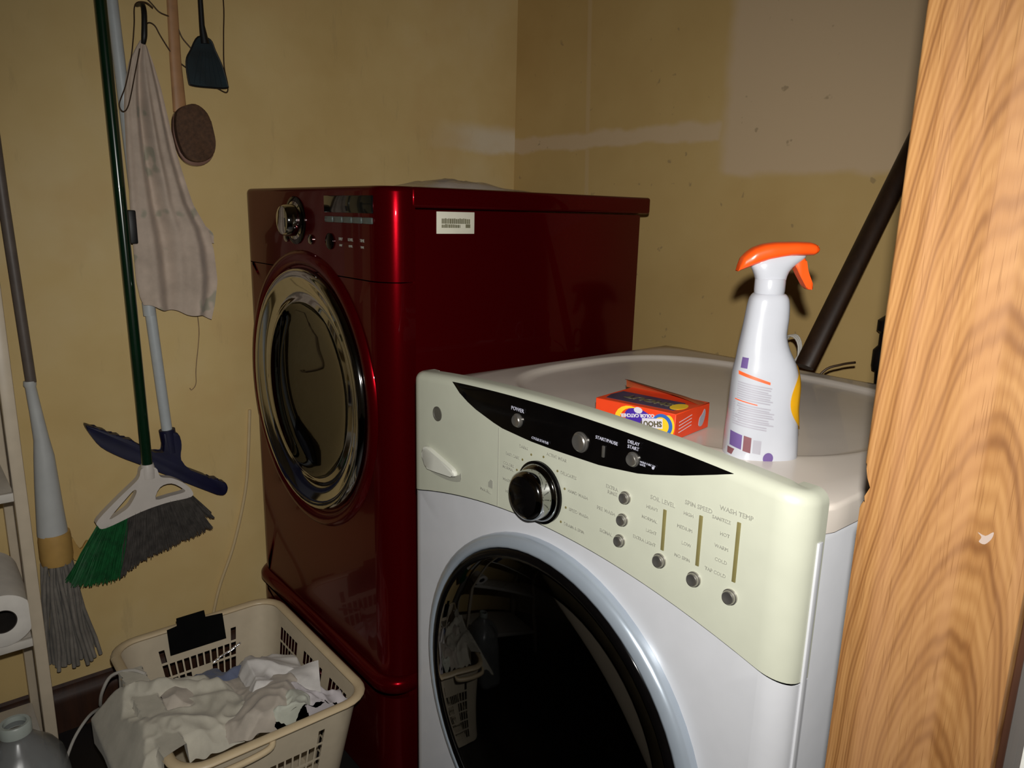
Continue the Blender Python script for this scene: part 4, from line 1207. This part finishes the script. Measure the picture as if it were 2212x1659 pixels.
# slotted walls: alternating bars and slots
bm = bmesh.new()
desc = []; hole = []
def side_cells(side, length):
    cells = []
    pitch = .0165; bar = .0042
    n_ = int((length)/pitch)
    for k in range(n_):
        cells.append((k/n_, False)); cells.append((k/n_+bar/length, True))
    return cells, n_
for side, length in ((0, BX1-BX0-.10), (1, BY1-BY0-.10), (2, BX1-BX0-.10), (3, BY1-BY0-.10)):
    cells, n_ = side_cells(side, length)
    for q, (t, hflag) in enumerate(cells):
        kk = q//2
        grp = False
        if side in (1, 3):
            grp = hflag and (2 <= kk < n_-2) and not (n_//2-2 <= kk <= n_//2+1 and False)
        else:
            grp = hflag and (1 <= kk < n_-1) and (kk % 8 not in (6, 7))
        desc.append(('s', side, t)); hole.append((grp, side, kk, n_))
    for k in range(6): desc.append(('c', side, k/6)); hole.append((False, 9, 0, 1))
zrows = [.004, .03]
zz = .03; rowhole = [False]
while zz < .236:
    zrows.append(zz+.030); rowhole.append(True); zrows.append(zz+.0355); rowhole.append(False); zz += .0355
zrows.append(BZ); rowhole.append(False)
ND = len(desc); grid = []
for z in zrows:
    inset = .045*(1-z/BZ)
    grid.append([bm.verts.new((*perim_pt(dsc, inset, .05), z)) for dsc in desc])
NR = len(zrows)-1
for i in range(NR):
    for k in range(ND):
        h_, side, kk, n_ = hole[k]
        cut = h_ and rowhole[i]
        if cut and side in (1, 3):       # stepped top of the slot group in the short walls, solid blocks under the grip
            mid = abs(kk-(n_-1)/2)
            if zrows[i+1] > .235 and mid < 4.2: cut = False
            if zrows[i] > .10 and zrows[i] < .17 and mid < 1.1: cut = False
        if cut and zrows[i+1] > .262: cut = False
        if cut: continue
        bm.faces.new((grid[i][k], grid[i][(k+1) % ND], grid[i+1][(k+1) % ND], grid[i+1][k]))
bm.faces.new(grid[0][::-1])
bmesh.ops.solidify(bm, geom=bm.faces[:], thickness=.0025)
bm_obj('slotted_body', bm, M['basket'], bk_, angle=35)
loop = [Vector((*perim_pt(dsc, -.004, .054), BZ)) for dsc in perim(8, 8)]; loop.append(loop[0]); 
tube('rim', loop, (.0105, .0062), M['basket_rim'], bk_, 12, xref=(0, 1, 0))
yc = -.285
tube('handle', [(BX1+.004, yc-.075, BZ-.006), (BX1+.016, yc-.062, BZ-.014), (BX1+.020, yc, BZ-.016), (BX1+.016, yc+.062, BZ-.014), (BX1+.004, yc+.075, BZ-.006)], .0065, M['basket_rim'], bk_, 10, 5)
# black hang tag on the far wall
tg = [(-.262, .287), (-.240, .290), (-.240, .309), (-.178, .309), (-.176, .291), (-.137, .287), (-.132, .219), (-.259, .221)]
tag(prism('hang_tag', [(y, z) for y, z in tg], lambda u, v, t: Vector((-.671+t-(.0 if v > .27 else 0), u, v)), 0, .0025, M['black_matte']), 'black stepped card tag clipped on the far basket wall', 'tag')
tag(tube('foil_strip', [(-.655, -.170, .176), (-.655, -.150, .186), (-.655, -.128, .192), (-.655, -.104, .204)], (.003, .0022), M['strip'], None, 8, 3), 'shiny twisted foil strip against the far basket wall', 'strip')
# white cord trailing over the basket's side
tag(tube('trailing_cord', [(-.520, -.345, .290), (-.548, -.365, .292), (-.585, -.396, .272), (-.605, -.413, .230), (-.640, -.414, .18), (-.690, -.405, .14), (-.735, -.425, .10), (-.735, -.460, .055), (-.70, -.49, .012), (-.64, -.50, .006)], .0034, M['cord_white'], None, 8, 5),
    'white cord trailing from the laundry over the basket side to the floor', 'cord')

# ---------------- laundry pieces: crumpled cloths lying on each other
def ridged(x, y, seed, fr):
    p_ = Vector((x*fr+seed*3.7, y*fr-seed*1.9, seed*.77))
    q_ = p_*.6
    wv = Vector((mnoise.noise(q_), mnoise.noise(q_+Vector((17.3, 5.1, 9.2))), mnoise.noise(q_+Vector((3.7, 21.4, 13.8)))))*1.1
    v = mnoise.noise(p_+wv)
    return 1-abs(v)*2
def pile(x, y):
    """height of the heap in the basket"""
    back = max(0.0, -(x+.40))/.15
    h = .140 + .112*math.exp(-back*back)*math.exp(-.5*((y+.23)/.19)**2)
    if y < -.24:                                   # the sheet is stuffed up to the near-left rim
        k = min(1.0, (-.24-y)/.09); k = k*k*(3-2*k)
        bx_ = math.exp(-((x+.40)/.16)**4)
        h += (.262-h)*k*bx_ if h < .262 else 0
    return h
def cloth(name, label, cat, c, a, b, rot, lift, mat, seed, fold=.026, fr=9.0, warp=.25, droop=None, N=64, along=None):
    bm = bmesh.new(); g = []
    cr, sr = math.cos(rot), math.sin(rot)
    for i in range(N+1):
        row = []
        for j in range(N+1):
            u = i/N*2-1; v = j/N*2-1
            # rounded irregular outline
            k = 1+warp*mnoise.noise(Vector((u*1.3+seed, v*1.3, seed*2.1)))
            x = c[0]+(u*a*cr-v*b*sr)*k; y = c[1]+(u*a*sr+v*b*cr)*k
            ed = max(abs(u), abs(v))
            if along is None: f_ = ridged(x, y, seed, fr)
            else:
                q = x*math.cos(along)+y*math.sin(along); q2 = -x*math.sin(along)+y*math.cos(along)
                f_ = ridged(q*1.0, q2*.28, seed, fr)
            f2 = ridged(x, y, seed+5, fr*2.3)
            z = pile(x, y)+lift+fold*f_*(1-.35*ed**4)+fold*.28*f2
            z -= .030*max(0, ed-.75)/.25
            if droop: x, y, z = droop(x, y, z, u, v)
            row.append(bm.verts.new((x, y, z)))
        g.append(row)
    for i in range(N):
        for j in range(N): bm.faces.new((g[i][j], g[i+1][j], g[i+1][j+1], g[i][j+1]))
    bmesh.ops.solidify(bm, geom=bm.faces[:], thickness=.0025)
    return tag(bm_obj(name, bm, mat, None, angle=80), label, cat, None)
def over_side(x, y, z, u, v):
    # spills over the near-left rim (the y = BY0 wall) and hangs outside
    if y < BY0+.03:
        s_ = (BY0+.03)-y
        z = min(z, BZ+.030-.1*s_) if s_ < .05 else min(z, BZ+.020-(s_-.05)*1.5)
        y = BY0+.03-min(s_, .105)
        z = max(z, BZ+.009) if y > BY0-.015 else z
    return x, y, z
def in_basket(x, y, z, u, v):
    x = min(max(x, BX0+.032), BX1-.026); y = min(max(y, BY0+.030), BY1-.026)
    return x, y, z
cloth('bed_sheet', 'large creased off-white sheet spilling over the near basket side', 'sheet', (-.400, -.330), .150, .135, .10, .010, M['sheet'], 1.0, .030, 10, .18, over_side, 96, along=-.5)
cloth('shirt', 'crumpled cream shirt in the middle of the laundry basket', 'shirt', (-.345, -.205), .140, .105, .5, .024, M['sheet2'], 2.3, .034, 7, .2, in_basket, 72, along=.9)
cloth('pillowcase', 'bright white pillowcase near the dryer side of the basket', 'pillowcase', (-.420, -.110), .125, .075, -.2, .030, M['cloth_white'], 3.1, .024, 8, .2, in_basket)
cloth('undershirt', 'greyish white undershirt bunched at the front corner of the basket', 'undershirt', (-.262, -.095), .075, .070, .6, .024, M['cloth_lilac'], 4.4, .030, 12, .2, in_basket)
cloth('sock', 'pale sage sock at the front rim of the basket', 'sock', (-.245, -.150), .050, .036, -.7, .040, M['cloth_sage'], 5.2, .020, 16, .2, in_basket, 40)
cloth('blue_garment', 'blue grey garment peeking out behind the sheet in the basket', 'garment', (-.520, -.215), .085, .060, .3, .020, M['cloth_blue'], 6.6, .022, 10, .2, in_basket, 44)
# stiff folded white handkerchief standing up from the heap
bm = bmesh.new(); g = []
A4 = [Vector((-.400, -.120, .262)), Vector((-.335, -.050, .300)), Vector((-.262, -.080, .276)), Vector((-.322, -.160, .268))]
for i in range(13):
    row = []
    for j in range(13):
        u, v = i/12, j/12
        q = (A4[0]*(1-u)+A4[1]*u)*(1-v)+(A4[3]*(1-u)+A4[2]*u)*v
        q = q+Vector((.2, -.1, .9))*(.012*math.sin(math.pi*u)*math.sin(math.pi*v)+.004*mnoise.noise(Vector((u*4, v*4, 9))))
        row.append(bm.verts.new(q))
    g.append(row)
for i in range(12):
    for j in range(12): bm.faces.new((g[i][j], g[i+1][j], g[i+1][j+1], g[i][j+1]))
bmesh.ops.solidify(bm, geom=bm.faces[:], thickness=.006)
tag(bm_obj('handkerchief', bm, M['cloth_white'], angle=70), 'folded bright white cloth on top of the laundry heap', 'cloth')

flush_texts()
